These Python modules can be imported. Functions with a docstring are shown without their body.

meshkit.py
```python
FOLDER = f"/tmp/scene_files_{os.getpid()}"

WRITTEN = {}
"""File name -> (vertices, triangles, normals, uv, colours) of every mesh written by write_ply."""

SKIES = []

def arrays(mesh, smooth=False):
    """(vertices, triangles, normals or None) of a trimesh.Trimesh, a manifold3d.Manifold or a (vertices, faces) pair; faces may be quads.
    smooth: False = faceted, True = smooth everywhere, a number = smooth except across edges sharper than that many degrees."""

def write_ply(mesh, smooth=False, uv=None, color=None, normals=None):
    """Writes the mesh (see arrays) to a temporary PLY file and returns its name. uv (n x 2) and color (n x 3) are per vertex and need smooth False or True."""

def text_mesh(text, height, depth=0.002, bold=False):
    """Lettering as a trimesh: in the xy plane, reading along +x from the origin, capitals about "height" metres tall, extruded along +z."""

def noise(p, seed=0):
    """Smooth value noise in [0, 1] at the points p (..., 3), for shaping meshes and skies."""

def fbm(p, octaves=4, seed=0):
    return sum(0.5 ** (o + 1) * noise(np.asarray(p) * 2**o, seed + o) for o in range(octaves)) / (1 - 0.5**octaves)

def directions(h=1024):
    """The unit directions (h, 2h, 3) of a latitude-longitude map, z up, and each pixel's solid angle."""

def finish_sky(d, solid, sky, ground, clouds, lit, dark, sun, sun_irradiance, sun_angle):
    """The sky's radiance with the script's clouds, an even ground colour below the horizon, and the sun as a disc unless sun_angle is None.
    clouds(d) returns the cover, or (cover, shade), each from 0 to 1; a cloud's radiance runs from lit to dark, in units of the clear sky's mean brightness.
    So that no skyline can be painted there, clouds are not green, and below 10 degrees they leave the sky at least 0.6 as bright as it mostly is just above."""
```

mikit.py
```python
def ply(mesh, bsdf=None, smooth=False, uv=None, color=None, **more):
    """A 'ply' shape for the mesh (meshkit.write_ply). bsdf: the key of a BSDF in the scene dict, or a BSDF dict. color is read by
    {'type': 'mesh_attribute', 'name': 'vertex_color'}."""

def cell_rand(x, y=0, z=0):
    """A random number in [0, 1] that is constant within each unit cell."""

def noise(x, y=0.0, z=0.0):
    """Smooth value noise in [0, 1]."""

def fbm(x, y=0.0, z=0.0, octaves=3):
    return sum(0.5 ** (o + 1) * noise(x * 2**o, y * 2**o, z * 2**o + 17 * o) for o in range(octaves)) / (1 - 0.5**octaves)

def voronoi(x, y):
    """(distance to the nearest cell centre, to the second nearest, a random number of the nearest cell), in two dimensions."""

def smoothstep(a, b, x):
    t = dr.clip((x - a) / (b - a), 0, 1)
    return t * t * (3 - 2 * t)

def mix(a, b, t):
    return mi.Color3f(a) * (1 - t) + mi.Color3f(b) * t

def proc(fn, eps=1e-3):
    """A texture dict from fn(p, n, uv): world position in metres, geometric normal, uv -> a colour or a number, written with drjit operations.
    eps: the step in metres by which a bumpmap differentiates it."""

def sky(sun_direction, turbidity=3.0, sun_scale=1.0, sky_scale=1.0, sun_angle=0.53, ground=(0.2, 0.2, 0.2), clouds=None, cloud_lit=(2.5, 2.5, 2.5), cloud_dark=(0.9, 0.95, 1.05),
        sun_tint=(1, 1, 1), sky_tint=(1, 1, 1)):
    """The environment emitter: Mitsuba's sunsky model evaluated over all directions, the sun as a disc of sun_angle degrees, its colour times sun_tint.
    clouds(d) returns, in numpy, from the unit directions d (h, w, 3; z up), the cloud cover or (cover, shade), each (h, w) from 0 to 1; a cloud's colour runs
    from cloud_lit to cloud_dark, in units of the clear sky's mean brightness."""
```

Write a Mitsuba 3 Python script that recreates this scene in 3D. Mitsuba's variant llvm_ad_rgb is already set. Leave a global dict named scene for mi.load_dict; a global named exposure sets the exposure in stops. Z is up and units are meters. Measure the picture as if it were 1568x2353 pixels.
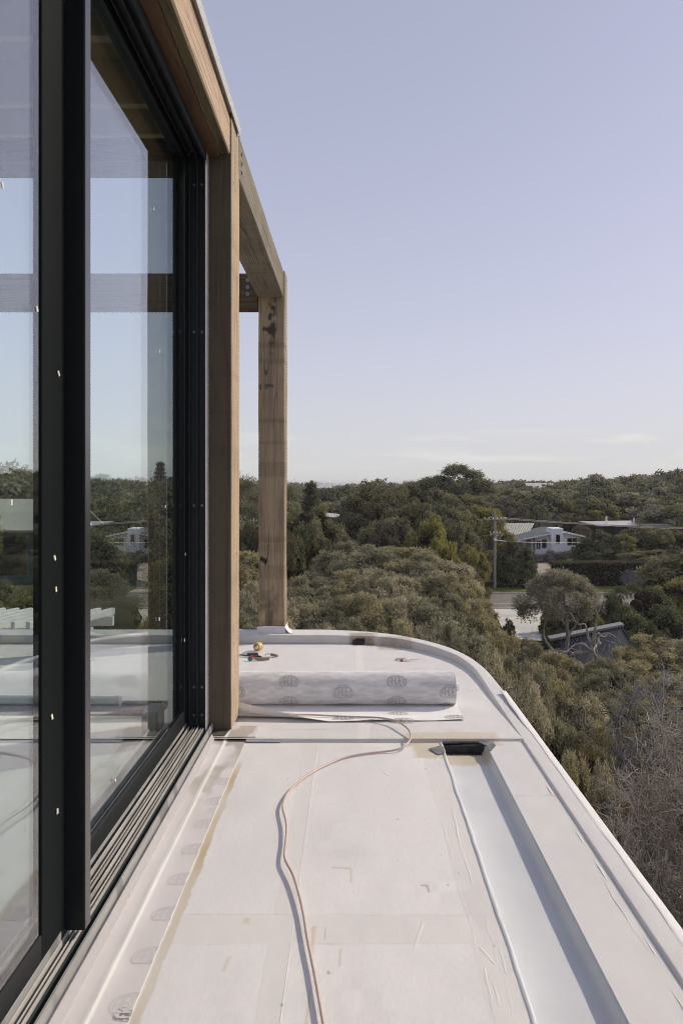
import math
import numpy as np
import trimesh
import drjit as dr
import mitsuba as mi
import mikit
import meshkit
from mikit import noise, fbm, smoothstep, mix, proc
from shapely.geometry import Polygon, LineString, box as sbox
from shapely.ops import unary_union
from scipy.interpolate import RBFInterpolator

T = mi.ScalarTransform4f
scene, labels = {}, {}

# ------------------------------------------------------------------ camera, sky, exposure
HEAD = 1.55                                     # eye height above the lower deck
scene['camera'] = {'type': 'perspective', 'fov_axis': 'x', 'fov': math.degrees(2 * math.atan(784 / 1650)),
                   'principal_point_offset_x': -26 / 1568, 'principal_point_offset_y': 64 / 2352,
                   'near_clip': 0.05, 'far_clip': 20000.0,
                   'to_world': T().look_at(origin=[0, 0, HEAD], target=[0, 1, HEAD], up=[0, 0, 1])}
exposure = 1.33
AZ, EL = math.radians(27), math.radians(34)
SUN = (math.cos(EL) * math.cos(AZ), math.cos(EL) * math.sin(AZ), math.sin(EL))


def clouds(d):
    e = np.degrees(np.arcsin(np.clip(d[..., 2], -1, 1)))
    a = np.degrees(np.arctan2(d[..., 0], d[..., 1]))
    p = np.stack([a * 0.14, e * 1.5, a * 0 + 3.3], -1)
    streak = meshkit.fbm(p, 5, seed=4)
    wisp = np.clip((streak - 0.52) / 0.16, 0, 1) * np.exp(-((e - 2.9) / 1.5) ** 2) * 0.9
    haze = 0.95 * np.exp(-np.maximum(e, 0) / 13.7)
    veil = 0.40
    cover = 1 - (1 - wisp) * (1 - haze) * (1 - veil)
    return cover, 0.21 * (1 - 0.9 * np.clip(wisp * 1.6, 0, 1))


scene['sky_light'] = mikit.sky(SUN, turbidity=3, clouds=clouds, cloud_lit=(2.30, 2.28, 2.16), cloud_dark=(0.85, 1.02, 1.28),
                               sun_scale=1.02, sky_scale=1.97, sun_tint=(0.89, 0.995, 1.12), sky_tint=(0.945, 0.712, 0.94), ground=(0.12, 0.12, 0.10))


# ------------------------------------------------------------------ helpers
def key(name):
    k, i = name, 0
    while k in scene or k in labels:
        i += 1
        k = f'{name}_{i:03d}'
    return k


def tag(k, label=None, cat=None, group=None, kind=None):
    d = labels.setdefault(k, {})
    for n, v in (('label', label), ('category', cat), ('group', group), ('kind', kind)):
        if v:
            d[n] = v
    return k


def add(name, mesh, mat, smooth=False, label=None, cat=None, group=None, kind=None, **kw):
    k = key(name)
    scene[k] = mikit.ply(mesh, mat, smooth=smooth, **kw)
    if label or cat or kind:
        tag(k, label, cat, group, kind)
    return k


def thing(name, label, cat, group=None):
    k = key(name)
    return tag(k, label, cat, group)


def cat_(meshes):
    return trimesh.util.concatenate(meshes)


def box(x0, x1, y0, y1, z0, z1, b=0.0):
    if b <= 0:
        m = trimesh.creation.box(extents=[x1 - x0, y1 - y0, z1 - z0])
        m.apply_translation([(x0 + x1) / 2, (y0 + y1) / 2, (z0 + z1) / 2])
        return m
    pts = []
    for X in ((x0, x0 + b), (x1, x1 - b)):
        for Y in ((y0, y0 + b), (y1, y1 - b)):
            for Z in ((z0, z0 + b), (z1, z1 - b)):
                pts += [(X[0], Y[1], Z[1]), (X[1], Y[0], Z[1]), (X[1], Y[1], Z[0])]
    return trimesh.convex.convex_hull(np.array(pts))


def tube(p, r, sides=8, cap=True):
    p = np.asarray(p, float)
    n = len(p)
    r = np.broadcast_to(np.asarray(r, float), (n,))
    t = np.gradient(p, axis=0)
    t /= np.linalg.norm(t, axis=1, keepdims=True) + 1e-12
    ref = np.where(np.abs(t[:, 2:]) < 0.9, [[0, 0, 1.0]], [[1.0, 0, 0]])
    a = np.cross(t, ref)
    a /= np.linalg.norm(a, axis=1, keepdims=True) + 1e-12
    b = np.cross(t, a)
    th = np.arange(sides) * 2 * np.pi / sides
    v = (p[:, None] + r[:, None, None] * (np.cos(th)[None, :, None] * a[:, None] + np.sin(th)[None, :, None] * b[:, None])).reshape(-1, 3)
    i, j = np.meshgrid(np.arange(n - 1), np.arange(sides), indexing='ij')
    k = (j + 1) % sides
    q = np.stack([i * sides + j, i * sides + k, (i + 1) * sides + k, (i + 1) * sides + j], -1).reshape(-1, 4)
    f = np.vstack([q[:, [0, 2, 1]], q[:, [0, 3, 2]]])
    if cap:
        v = np.vstack([v, p[0], p[-1]])
        c0, c1 = len(v) - 2, len(v) - 1
        jj = np.arange(sides)
        f = np.vstack([f, np.stack([np.full(sides, c0), jj, (jj + 1) % sides], 1),
                       np.stack([np.full(sides, c1), (n - 1) * sides + (jj + 1) % sides, (n - 1) * sides + jj], 1)])
    return trimesh.Trimesh(v, f, process=False)


def spline(p, n):
    from scipy.interpolate import CubicSpline
    p = np.asarray(p, float)
    s = np.r_[0, np.cumsum(np.linalg.norm(np.diff(p, axis=0), axis=1))]
    return CubicSpline(s, p)(np.linspace(0, s[-1], n))


def lathe(profile, sides=32):
    """profile of (r, h) turned about z"""
    pr = np.asarray(profile, float)
    th = np.arange(sides) * 2 * np.pi / sides
    v = np.stack([pr[:, 0][:, None] * np.cos(th), pr[:, 0][:, None] * np.sin(th), np.repeat(pr[:, 1][:, None], sides, 1)], -1).reshape(-1, 3)
    i, j = np.meshgrid(np.arange(len(pr) - 1), np.arange(sides), indexing='ij')
    k = (j + 1) % sides
    q = np.stack([i * sides + j, i * sides + k, (i + 1) * sides + k, (i + 1) * sides + j], -1).reshape(-1, 4)
    return trimesh.Trimesh(v, np.vstack([q[:, [0, 1, 2]], q[:, [0, 2, 3]]]), process=False)


def grid(P):
    """surface through an (n, m, 3) array of points, facing +z when rows run along +x and columns along +y"""
    n, m = P.shape[:2]
    i, j = np.meshgrid(np.arange(n - 1), np.arange(m - 1), indexing='ij')
    a = i * m + j
    q = np.stack([a, a + m, a + m + 1, a + 1], -1).reshape(-1, 4)
    return trimesh.Trimesh(P.reshape(-1, 3), np.vstack([q[:, [0, 1, 2]], q[:, [0, 2, 3]]]), process=False)


def shell(P, th):
    """sheet of thickness th under the grid P"""
    n, m = P.shape[:2]
    top = grid(P)
    Q = P - np.array([0, 0, th])
    bot = grid(Q)
    bot.faces = bot.faces[:, ::-1]
    rim = np.r_[np.arange(m), np.arange(1, n) * m + m - 1, (n - 1) * m + np.arange(m - 2, -1, -1), np.arange(n - 2, 0, -1) * m]
    a, b = rim, np.roll(rim, -1)
    o = n * m
    f = np.vstack([np.stack([a, o + a, o + b], 1), np.stack([a, o + b, b], 1)])
    return trimesh.Trimesh(np.vstack([top.vertices, bot.vertices]), np.vstack([top.faces, bot.faces + o, f]), process=False)


def extr(poly, z0, z1):
    ms = []
    for g in getattr(poly, 'geoms', [poly]):
        m = trimesh.creation.extrude_polygon(g, z1 - z0, engine='earcut')
        m.apply_translation([0, 0, z0])
        ms.append(m)
    return cat_(ms)


def moved(m, loc=(0, 0, 0), rz=0.0, rx=0.0, ry=0.0, s=1.0):
    m = m.copy()
    M = np.eye(4)
    for ang, ax in ((rx, [1, 0, 0]), (ry, [0, 1, 0]), (rz, [0, 0, 1])):
        M = trimesh.transformations.rotation_matrix(math.radians(ang), ax) @ M
    M[:3, :3] *= s
    M[:3, 3] = loc
    m.apply_transform(M)
    return m


def profile_y(pts, y0, y1):
    """polygon in (x, z) swept along y"""
    m = trimesh.creation.extrude_polygon(Polygon(pts), y1 - y0, engine='earcut')
    v = m.vertices.copy()
    m.vertices = np.stack([v[:, 0], y1 - v[:, 2], v[:, 1]], 1)
    return m


# ------------------------------------------------------------------ materials
def P(name, color, rough=0.6, metal=0.0, spec=0.5, bump=None, bscale=1.0, eps=1e-3, two=True, **kw):
    d = {'type': 'principled', 'base_color': color if isinstance(color, dict) else {'type': 'rgb', 'value': list(color)},
         'roughness': rough if isinstance(rough, dict) else float(rough), 'metallic': float(metal), 'specular': float(spec), **kw}
    if bump is not None:
        d = {'type': 'bumpmap', 'arbitrary': proc(bump, eps), 'scale': float(bscale), 'bsdf': d}
    scene[name] = {'type': 'twosided', 'bsdf': d} if two else d
    return name


def Pr(fn):
    return proc(fn)


def ragged(p):
    """two coarse and one fine noise field that make the outlines of marks on the deck ragged"""
    return noise(p.x * 9, p.y * 9, 1.7) - 0.5, noise(p.x * 11, p.y * 11, 9.1) - 0.5, noise(p.x * 34, p.y * 34, 4.4) - 0.5


def inbox(q, x0, x1, y0, y1, soft, wob):
    """soft-edged rectangle on the deck with a ragged outline; q = (x, y, ragged fields)"""
    x, y, (n1, n2, n3) = q
    x, y = x + (n1 + 0.5 * n3) * wob, y + (n2 - 0.5 * n3) * wob
    d = dr.maximum(dr.maximum(x0 - x, x - x1), dr.maximum(y0 - y, y - y1))
    return smoothstep(soft, -soft, d)


def membrane(p, n, uv):
    big = noise(p.x * 1.3, p.y * 0.9, 2.0)
    mid = noise(p.x * 8, p.y * 4, 5.0)
    fine = noise(p.x * 230, p.y * 50, 0.5)
    c = mix((0.635, 0.612, 0.604), (0.75, 0.724, 0.714), big * 0.55 + mid * 0.45) * (0.955 + 0.09 * fine)
    q = (p.x, p.y, ragged(p))
    # coat lapped over the old one: slightly different tone along the gutter, along the taped joint and across it
    tape = dr.maximum(inbox(q, -0.285, -0.205, -3, 4.3, 0.004, 0.008), dr.maximum(inbox(q, 0.40, 0.525, -3, 4.26, 0.006, 0.016), inbox(q, -0.64, 0.5, 2.42, 2.58, 0.006, 0.014)))
    c = mix(c, mi.Color3f(0.655, 0.625, 0.60), 0.55 * tape)
    # tan sealant: along the edge of the strip, round the drain, stray brush marks
    skips = smoothstep(0.30, 0.42, noise(p.y * 1.7, 11.0))
    line = inbox(q, -0.646, -0.612, -3, 4.22, 0.006, 0.022) * skips * (0.7 + 0.5 * mid)
    drain = dr.maximum(inbox(q, 0.345, 0.52, 4.06, 4.36, 0.022, 0.06), dr.maximum(inbox(q, 0.32, 0.88, 4.24, 4.455, 0.022, 0.05), inbox(q, 0.77, 0.855, 4.04, 4.33, 0.022, 0.05)))
    marks = inbox(q, -0.085, -0.005, 2.888, 2.902, 0.006, 0.02)
    for b in ((-0.010, -0.002, 2.79, 2.89, 0.006, 0.018), (-0.138, -0.122, 2.38, 2.52, 0.008, 0.026), (-0.042, -0.034, 2.31, 2.39, 0.006, 0.02), (-0.094, -0.088, 2.45, 2.51, 0.004, 0.016),
              (-0.136, -0.129, 1.98, 2.20, 0.006, 0.014), (-0.403, -0.394, 2.28, 2.36, 0.007, 0.028), (-0.385, -0.36, 2.535, 2.565, 0.016, 0.07)):
        marks = dr.maximum(marks, 0.85 * inbox(q, *b))
    tan = dr.clip(0.85 * line + 0.68 * drain + 0.7 * marks, 0, 1)
    c = mix(c, mi.Color3f(0.50, 0.405, 0.265), tan * (0.66 + 0.34 * mid))
    c = c * (1 - 0.055 * smoothstep(0.55, 0.85, noise(p.x * 2.6, p.y * 1.9, 6.0)) * smoothstep(0.35, 0.7, noise(p.x * 17, p.y * 13, 8.0)))
    return c * (1 - 0.35 * smoothstep(0.955, 0.985, noise(p.x * 38, p.y * 22, 7.0)) * smoothstep(0.5, 0.7, mid))


def membrane_h(p, n, uv):
    return 0.0022 * noise(p.x * 7, p.y * 5, p.z * 6) + 0.00032 * noise(p.x * 210, p.y * 70, p.z * 200) + 0.0012 * noise(p.x * 19, p.y * 15, 4.0)


def upper(p, n, uv):
    big = noise(p.x * 1.3, p.y * 0.9, 2.0)
    mid = noise(p.x * 9, p.y * 6, p.z * 9)
    c = mix((0.585, 0.565, 0.555), (0.65, 0.63, 0.618), big * 0.55 + mid * 0.45)
    q = (p.x, p.y, ragged(p))
    # rust-brown run-off round the scupper in the kerb and the damp tide line under it
    rust = dr.maximum(inbox(q, -0.02, 0.26, 7.57, 7.80, 0.03, 0.09), 0.6 * inbox(q, 0.27, 0.62, 7.30, 7.60, 0.03, 0.10))
    c = mix(c, mi.Color3f(0.70, 0.66, 0.64), 0.5 * inbox(q, 0.03, 0.10, 4.3, 7.6, 0.006, 0.02))
    c = mix(c, mi.Color3f(0.50, 0.405, 0.265), 0.5 * inbox(q, 0.32, 0.88, 4.24, 4.455, 0.022, 0.05))
    return mix(c, mi.Color3f(0.30, 0.21, 0.12), rust * (0.35 + 0.6 * noise(p.x * 40, p.y * 40, p.z * 40)))


P('membrane', Pr(membrane), 0.72, spec=0.35, bump=membrane_h)
P('membrane_upper', Pr(upper), 0.72, spec=0.35, bump=membrane_h)


def gutter_c(p, n, uv):
    c = mix((0.545, 0.555, 0.575), (0.61, 0.615, 0.63), noise(p.x * 12, p.y * 7, 1.0))
    tan = inbox((p.x, p.y, ragged(p)), 0.50, 0.80, 4.08, 4.26, 0.02, 0.05)
    return mix(c, mi.Color3f(0.50, 0.42, 0.30), 0.75 * tan)


P('gutter_coat', Pr(gutter_c), 0.55, spec=0.4, bump=lambda p, n, uv: 0.002 * noise(p.x * 5, p.y * 3, 1.0) + 0.0005 * noise(p.x * 40, p.y * 20, 1.0))


def strip_c(p, n, uv):
    a, b = noise(p.x * 12, p.y * 7, 3.0), fbm(p.x * 12, p.y * 6, 1.0, 2)
    c = mix((0.60, 0.565, 0.56), (0.69, 0.645, 0.64), a)
    dirt = smoothstep(3.05, 4.0, p.y + 0.5 * (a - 0.5)) * smoothstep(0.38, 0.62, b)
    c = mix(c, mi.Color3f(0.36, 0.33, 0.27), 0.75 * dirt)
    ridge = smoothstep(0.016, 0.004, dr.abs(p.x + 0.766 + 0.006 * (noise(p.y * 3, 1.0) - 0.5)))
    c = mix(c, mi.Color3f(0.78, 0.77, 0.74), 0.85 * ridge)
    q = (p.x, p.y, ragged(p))
    smear = dr.maximum(inbox(q, -0.70, -0.635, 2.075, 2.125, 0.008, 0.05), inbox(q, -0.69, -0.64, 2.02, 2.05, 0.006, 0.05))
    return mix(c, mi.Color3f(0.15, 0.145, 0.14), 0.8 * smear * smoothstep(0.35, 0.5, noise(p.x * 120, p.y * 160, 2)))


P('strip_fleece', Pr(strip_c), 0.85, spec=0.2)
P('ink', (0.45, 0.435, 0.435), 0.9, spec=0.1)
P('ink_faded', (0.575,0.548,0.543), 0.9, spec=0.1)


def fleece(p, n, uv):
    cl = fbm(p.x * 16, p.y * 40, p.z * 40, 2)
    gr = noise(p.x * 300, p.y * 300, p.z * 300)
    return mix((0.56, 0.55, 0.55), (0.80, 0.78, 0.775), dr.clip(cl * 1.5 - 0.25, 0, 1)) * (0.88 + 0.2 * gr)


P('fleece', Pr(fleece), 0.95, spec=0.1)
P('sheet_face', Pr(lambda p, n, uv: mix((0.70, 0.69, 0.68), (0.78, 0.765, 0.75), noise(p.x * 9, p.y * 14, p.z * 9))), 0.9, spec=0.1)
P('core_card', (0.78, 0.75, 0.71), 0.8)
P('bitumen', Pr(lambda p, n, uv: mix((0.010, 0.012, 0.012), (0.03, 0.032, 0.032), noise(p.x * 30, p.y * 30, p.z * 30))), 0.55)
P('bitumen_worn', Pr(lambda p, n, uv: mix((0.10, 0.10, 0.11), (0.24, 0.235, 0.25), noise(p.x * 50, p.y * 30, p.z * 30))), 0.8)


def wood(name, axis, c0, c1, dark, crack=0.5, bands=0.0, stain=None, rough=0.75, relief=True):
    def warp(p):
        a, b, g = (p.x, p.y, p.z) if axis == 'z' else (p.x, p.z, p.y) if axis == 'y' else (p.y, p.z, p.x)
        w = (noise(a * 2.0, b * 2.0, g * 1.1) - 0.5) * 0.05
        return a + w, b + w, g

    def crk(a, b, g):
        return smoothstep(0.020, 0.004, dr.abs(noise(a * 17, b * 17, g * 0.55) - 0.5)) * smoothstep(0.45, 0.7, noise(a * 4, b * 4, g * 1.3 + 7)) * crack

    def col(p, n, uv):
        a, b, g = warp(p)
        c = mix(c0, c1, dr.clip(noise(a * 10, b * 10, g * 0.8) * 0.75 + noise(a * 75, b * 75, g * 2.4) * 0.5 - 0.12, 0, 1)) * (0.80 + 0.32 * noise(a * 230, b * 230, g * 9)) * (1 - 0.34 * smoothstep(0.60, 0.82, noise(a * 110, b * 110, g * 1.1)))
        if bands:
            bd = smoothstep(0.52, 0.74, noise(g * 2.3, 3.3)) * (0.55 + 0.45 * noise(a * 9, b * 9, g * 30)) + 0.5 * smoothstep(0.6, 0.8, noise(g * 17, 1.1))
            c = c * (1 - bands * bd)
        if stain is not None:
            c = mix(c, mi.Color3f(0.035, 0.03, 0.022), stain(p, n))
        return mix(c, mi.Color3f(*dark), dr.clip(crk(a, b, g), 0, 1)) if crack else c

    def h(p, n, uv):
        a, b, g = warp(p)
        return 0.0009 * noise(a * 70, b * 70, g * 2.0) - 0.003 * crk(a, b, g)

    return P(name, Pr(col), rough, spec=0.3, bump=h if relief else None)


wood('timber_post', 'z', (0.34, 0.25, 0.165), (0.50, 0.385, 0.27), (0.03, 0.022, 0.016), 0.25, 0.15, lambda p, n: 0.8 * smoothstep(-0.4, -0.8, n.y))  # faces turned to -y are mixed darker by their normal


def post_stain(p, n):
    f = noise(p.x * 30, p.z * 26, 1.0) - 0.5
    a = smoothstep(0.05, 0.0, dr.abs(p.x + 0.86 + 0.05 * f) - 0.012) * smoothstep(2.75, 3.3, p.z)
    blob = smoothstep(0.09, 0.03, dr.sqrt(dr.square(p.x + 0.90) + dr.square((p.z - 3.22) * 1.8) + 1e-6) + 0.10 * f)
    low = smoothstep(0.07, 0.02, dr.sqrt(dr.square((p.x + 0.95) * 0.6) + dr.square((p.z - 2.62) * 2.0) + 1e-6) + 0.14 * f)
    foot = smoothstep(0.55, 0.05, p.z + 0.4 * f) * smoothstep(0.45, 0.7, noise(p.x * 26, p.z * 3, 5.0))
    return dr.clip(0.95 * a * (0.5 + f) * 1.5 + 0.9 * blob + 0.6 * low + 0.5 * foot, 0, 0.9)


wood('timber_post_weathered', 'z', (0.185, 0.135, 0.09), (0.45, 0.345, 0.235), (0.022, 0.018, 0.014), 1.0, 0.34, post_stain)
wood('timber_header', 'y', (0.40, 0.28, 0.195), (0.53, 0.39, 0.285), (0.05, 0.035, 0.02), 0.0, relief=False)
wood('timber_beam', 'y', (0.165, 0.14, 0.105), (0.285, 0.245, 0.195), (0.03, 0.025, 0.02), 0.8, 0.2)
wood('timber_cross', 'x', (0.085, 0.058, 0.04), (0.15, 0.10, 0.068), (0.03, 0.02, 0.015), 0.0, relief=False)
P('joist_pine', (0.34, 0.25, 0.15), 0.7)
wood('bark_edge', 'y', (0.085, 0.07, 0.04), (0.17, 0.135, 0.075), (0.02, 0.017, 0.01), 0.8, relief=False)
wood('soffit_shade_wood', 'y', (0.085, 0.048, 0.028), (0.17, 0.10, 0.058), (0.02, 0.015, 0.01), 0.0, relief=False)  # dark tone carries the shade under the header
P('ceiling_ply', (0.22,0.155,0.09), 0.7)
P('alu_dark', (0.012, 0.0145, 0.0155), 0.42, spec=0.2)
scene['alu_sheen'] = {'type': 'twosided', 'bsdf': {'type': 'roughplastic', 'diffuse_reflectance': {'type': 'rgb', 'value': [0.035, 0.035, 0.037]}, 'int_ior': 1.9, 'alpha': 0.12}}
P('upturn_grey', (0.40, 0.378, 0.382), 0.85, spec=0.2)
P('alu_shade', (0.010, 0.0125, 0.013), 0.6, spec=0.04)
P('alu_jamb', (0.022, 0.027, 0.032), 0.42, spec=0.35)
P('alu_sill', Pr(lambda p, n, uv: mix((0.235, 0.23, 0.225), (0.31, 0.305, 0.30), noise(p.x * 60, p.y * 4, p.z * 60)) * (1 - 0.35 * smoothstep(0.6, 0.8, noise(p.x * 40, p.y * 12, 5.0)))), 0.5, spec=0.5)
P('alu_rib', Pr(lambda p, n, uv: mix((0.24, 0.225, 0.21), (0.47, 0.45, 0.43), noise(p.x * 90, p.y * 5, 2.0))), 0.45, spec=0.6)
P('rubber', (0.012, 0.013, 0.013), 0.6)
P('flashing', (0.46, 0.45, 0.45), 0.45, spec=0.5)
P('foil_wrap', Pr(lambda p, n, uv: mix((0.62, 0.61, 0.63), (0.76, 0.75, 0.77), noise(p.x * 20, p.y * 20, p.z * 20))), 0.4, bump=lambda p, n, uv: 0.006 * noise(p.x * 22, p.y * 22, p.z * 22))
P('screw_steel', (0.22, 0.22, 0.22), 0.45, metal=0.6)
P('white_paint', (0.75,0.74,0.725), 0.6)
P('house_white', (0.90, 0.90, 0.91), 0.6)
P('plaster', (0.62, 0.60, 0.57), 0.8)
P('cork', (0.66, 0.63, 0.54), 0.9)
scene['pane_glass'] = {'type': 'thindielectric', 'int_ior': 1.68, 'ext_ior': 1.0, 'specular_transmittance': {'type': 'rgb', 'value': [0.88, 0.95, 0.95]}}
P('hose_rubber', (0.51,0.40,0.365), 0.38, spec=0.5)
P('tape_yellow', (0.60, 0.44, 0.09), 0.5)
P('card', (0.36, 0.27, 0.19), 0.8)
P('cloth_grey', (0.27, 0.28, 0.31), 0.9)
P('red_plastic', (0.45, 0.075, 0.05), 0.4)
P('black_plastic', (0.02, 0.02, 0.022), 0.4)
P('handle_wood', (0.34,0.22,0.12), 0.5)
P('green_metal', (0.05, 0.16, 0.125), 0.4)
P('steel', (0.55, 0.55, 0.55), 0.28, metal=1.0)
P('teal_tube', (0.20, 0.33, 0.32), 0.3)
P('cable', (0.42, 0.40, 0.37), 0.6)
P('insulator', (0.80, 0.80, 0.82), 0.3)
P('pole_wood', Pr(lambda p, n, uv: mix((0.27, 0.25, 0.235), (0.42, 0.395, 0.37), noise(p.x * 40, p.y * 40, p.z * 1.5))), 0.8)


def ground_c(p, n, uv):
    a = noise(p.x * 0.35, p.y * 0.35, 1.0)
    b = noise(p.x * 2.5, p.y * 2.5, 2.0)
    return mix((0.030, 0.028, 0.019), (0.075, 0.068, 0.040), a * 0.6 + b * 0.4)


P('ground_litter', Pr(ground_c), 0.95, spec=0.05)
P('grass', Pr(lambda p, n, uv: mix((0.085, 0.10, 0.026), (0.155, 0.165, 0.050), noise(p.x * 1.6, p.y * 1.6, 2.0) * 0.6 + noise(p.x * 14, p.y * 14, 1.0) * 0.4)), 0.95, spec=0.05,
  bump=lambda p, n, uv: 0.06 * noise(p.x * 9, p.y * 9, 3.0), eps=0.02)
P('asphalt', Pr(lambda p, n, uv: mix((0.150, 0.135, 0.120), (0.205, 0.185, 0.165), noise(p.x * 0.9, p.y * 2.2, 2.0) * 0.7 + noise(p.x * 30, p.y * 30, 1.0) * 0.3)), 0.9, spec=0.2)
P('concrete', Pr(lambda p, n, uv: mix((0.42, 0.40, 0.37), (0.54, 0.52, 0.48), noise(p.x * 0.8, p.y * 0.8, 2.0))), 0.85, spec=0.2)
P('path_concrete', Pr(lambda p, n, uv: mix((0.30, 0.255, 0.21), (0.40, 0.345, 0.285), noise(p.x * 1.3, p.y * 1.3, 2.0))), 0.85, spec=0.2)
P('kerb_concrete', (0.36, 0.34, 0.31), 0.9)
P('road_paint', (0.62, 0.62, 0.60), 0.7)
P('roof_sheet', (0.34,0.345,0.305), 0.55)
P('roof_dark', (0.030, 0.034, 0.046), 0.8, spec=0.15)
P('roof_tile', (0.33, 0.26, 0.23), 0.7)
P('roof_blue', (0.10, 0.12, 0.17), 0.5)
P('teal_boards', (0.085, 0.155, 0.175), 0.6)
P('blue_boards', (0.23, 0.26, 0.31), 0.6)
P('grey_boards', (0.24, 0.235, 0.23), 0.7)
P('window_dark', (0.018, 0.021, 0.025), 0.08, spec=0.6)
P('fence_brown', (0.10, 0.065, 0.045), 0.8)
P('bark_grey', Pr(lambda p, n, uv: mix((0.085, 0.072, 0.058), (0.26, 0.235, 0.20), noise(p.x * 14, p.y * 14, p.z * 5))), 0.9, spec=0.1)
P('bark_pale', Pr(lambda p, n, uv: mix((0.20, 0.18, 0.155), (0.42, 0.39, 0.345), noise(p.x * 14, p.y * 14, p.z * 5))), 0.9, spec=0.1)
P('twig', {'type': 'mesh_attribute', 'name': 'vertex_color'}, 0.9, spec=0.1)
P('crown_shade_core', (0.040, 0.034, 0.025), 0.95, spec=0.0)  # near-black colour standing for the shade inside the crowns
scene['leaf'] = {'type': 'principledthin', 'base_color': {'type': 'mesh_attribute', 'name': 'vertex_color'}, 'roughness': 0.62, 'eta': 1.35, 'diff_trans': 0.6, 'spec_trans': 0.0}
# === GEOMETRY ===


# ------------------------------------------------------------------ the roof deck
def zk(y):                                      # kerb top
    return np.interp(y, [4.4, 7.75], [0.02, -0.065])


def zd(y):                                      # upper deck, falling away from the step
    return np.interp(y, [4.31, 7.65], [0.02, -0.155])


def resample(p, n):
    p = np.asarray(p, float)
    s = np.r_[0, np.cumsum(np.linalg.norm(np.diff(p, axis=0), axis=1))]
    q = np.stack([np.interp(np.linspace(0, s[-1], n), s, p[:, k]) for k in (0, 1)], 1)
    for _ in range(6):
        q[1:-1] = 0.25 * q[:-2] + 0.5 * q[1:-1] + 0.25 * q[2:]
    return q


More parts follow.
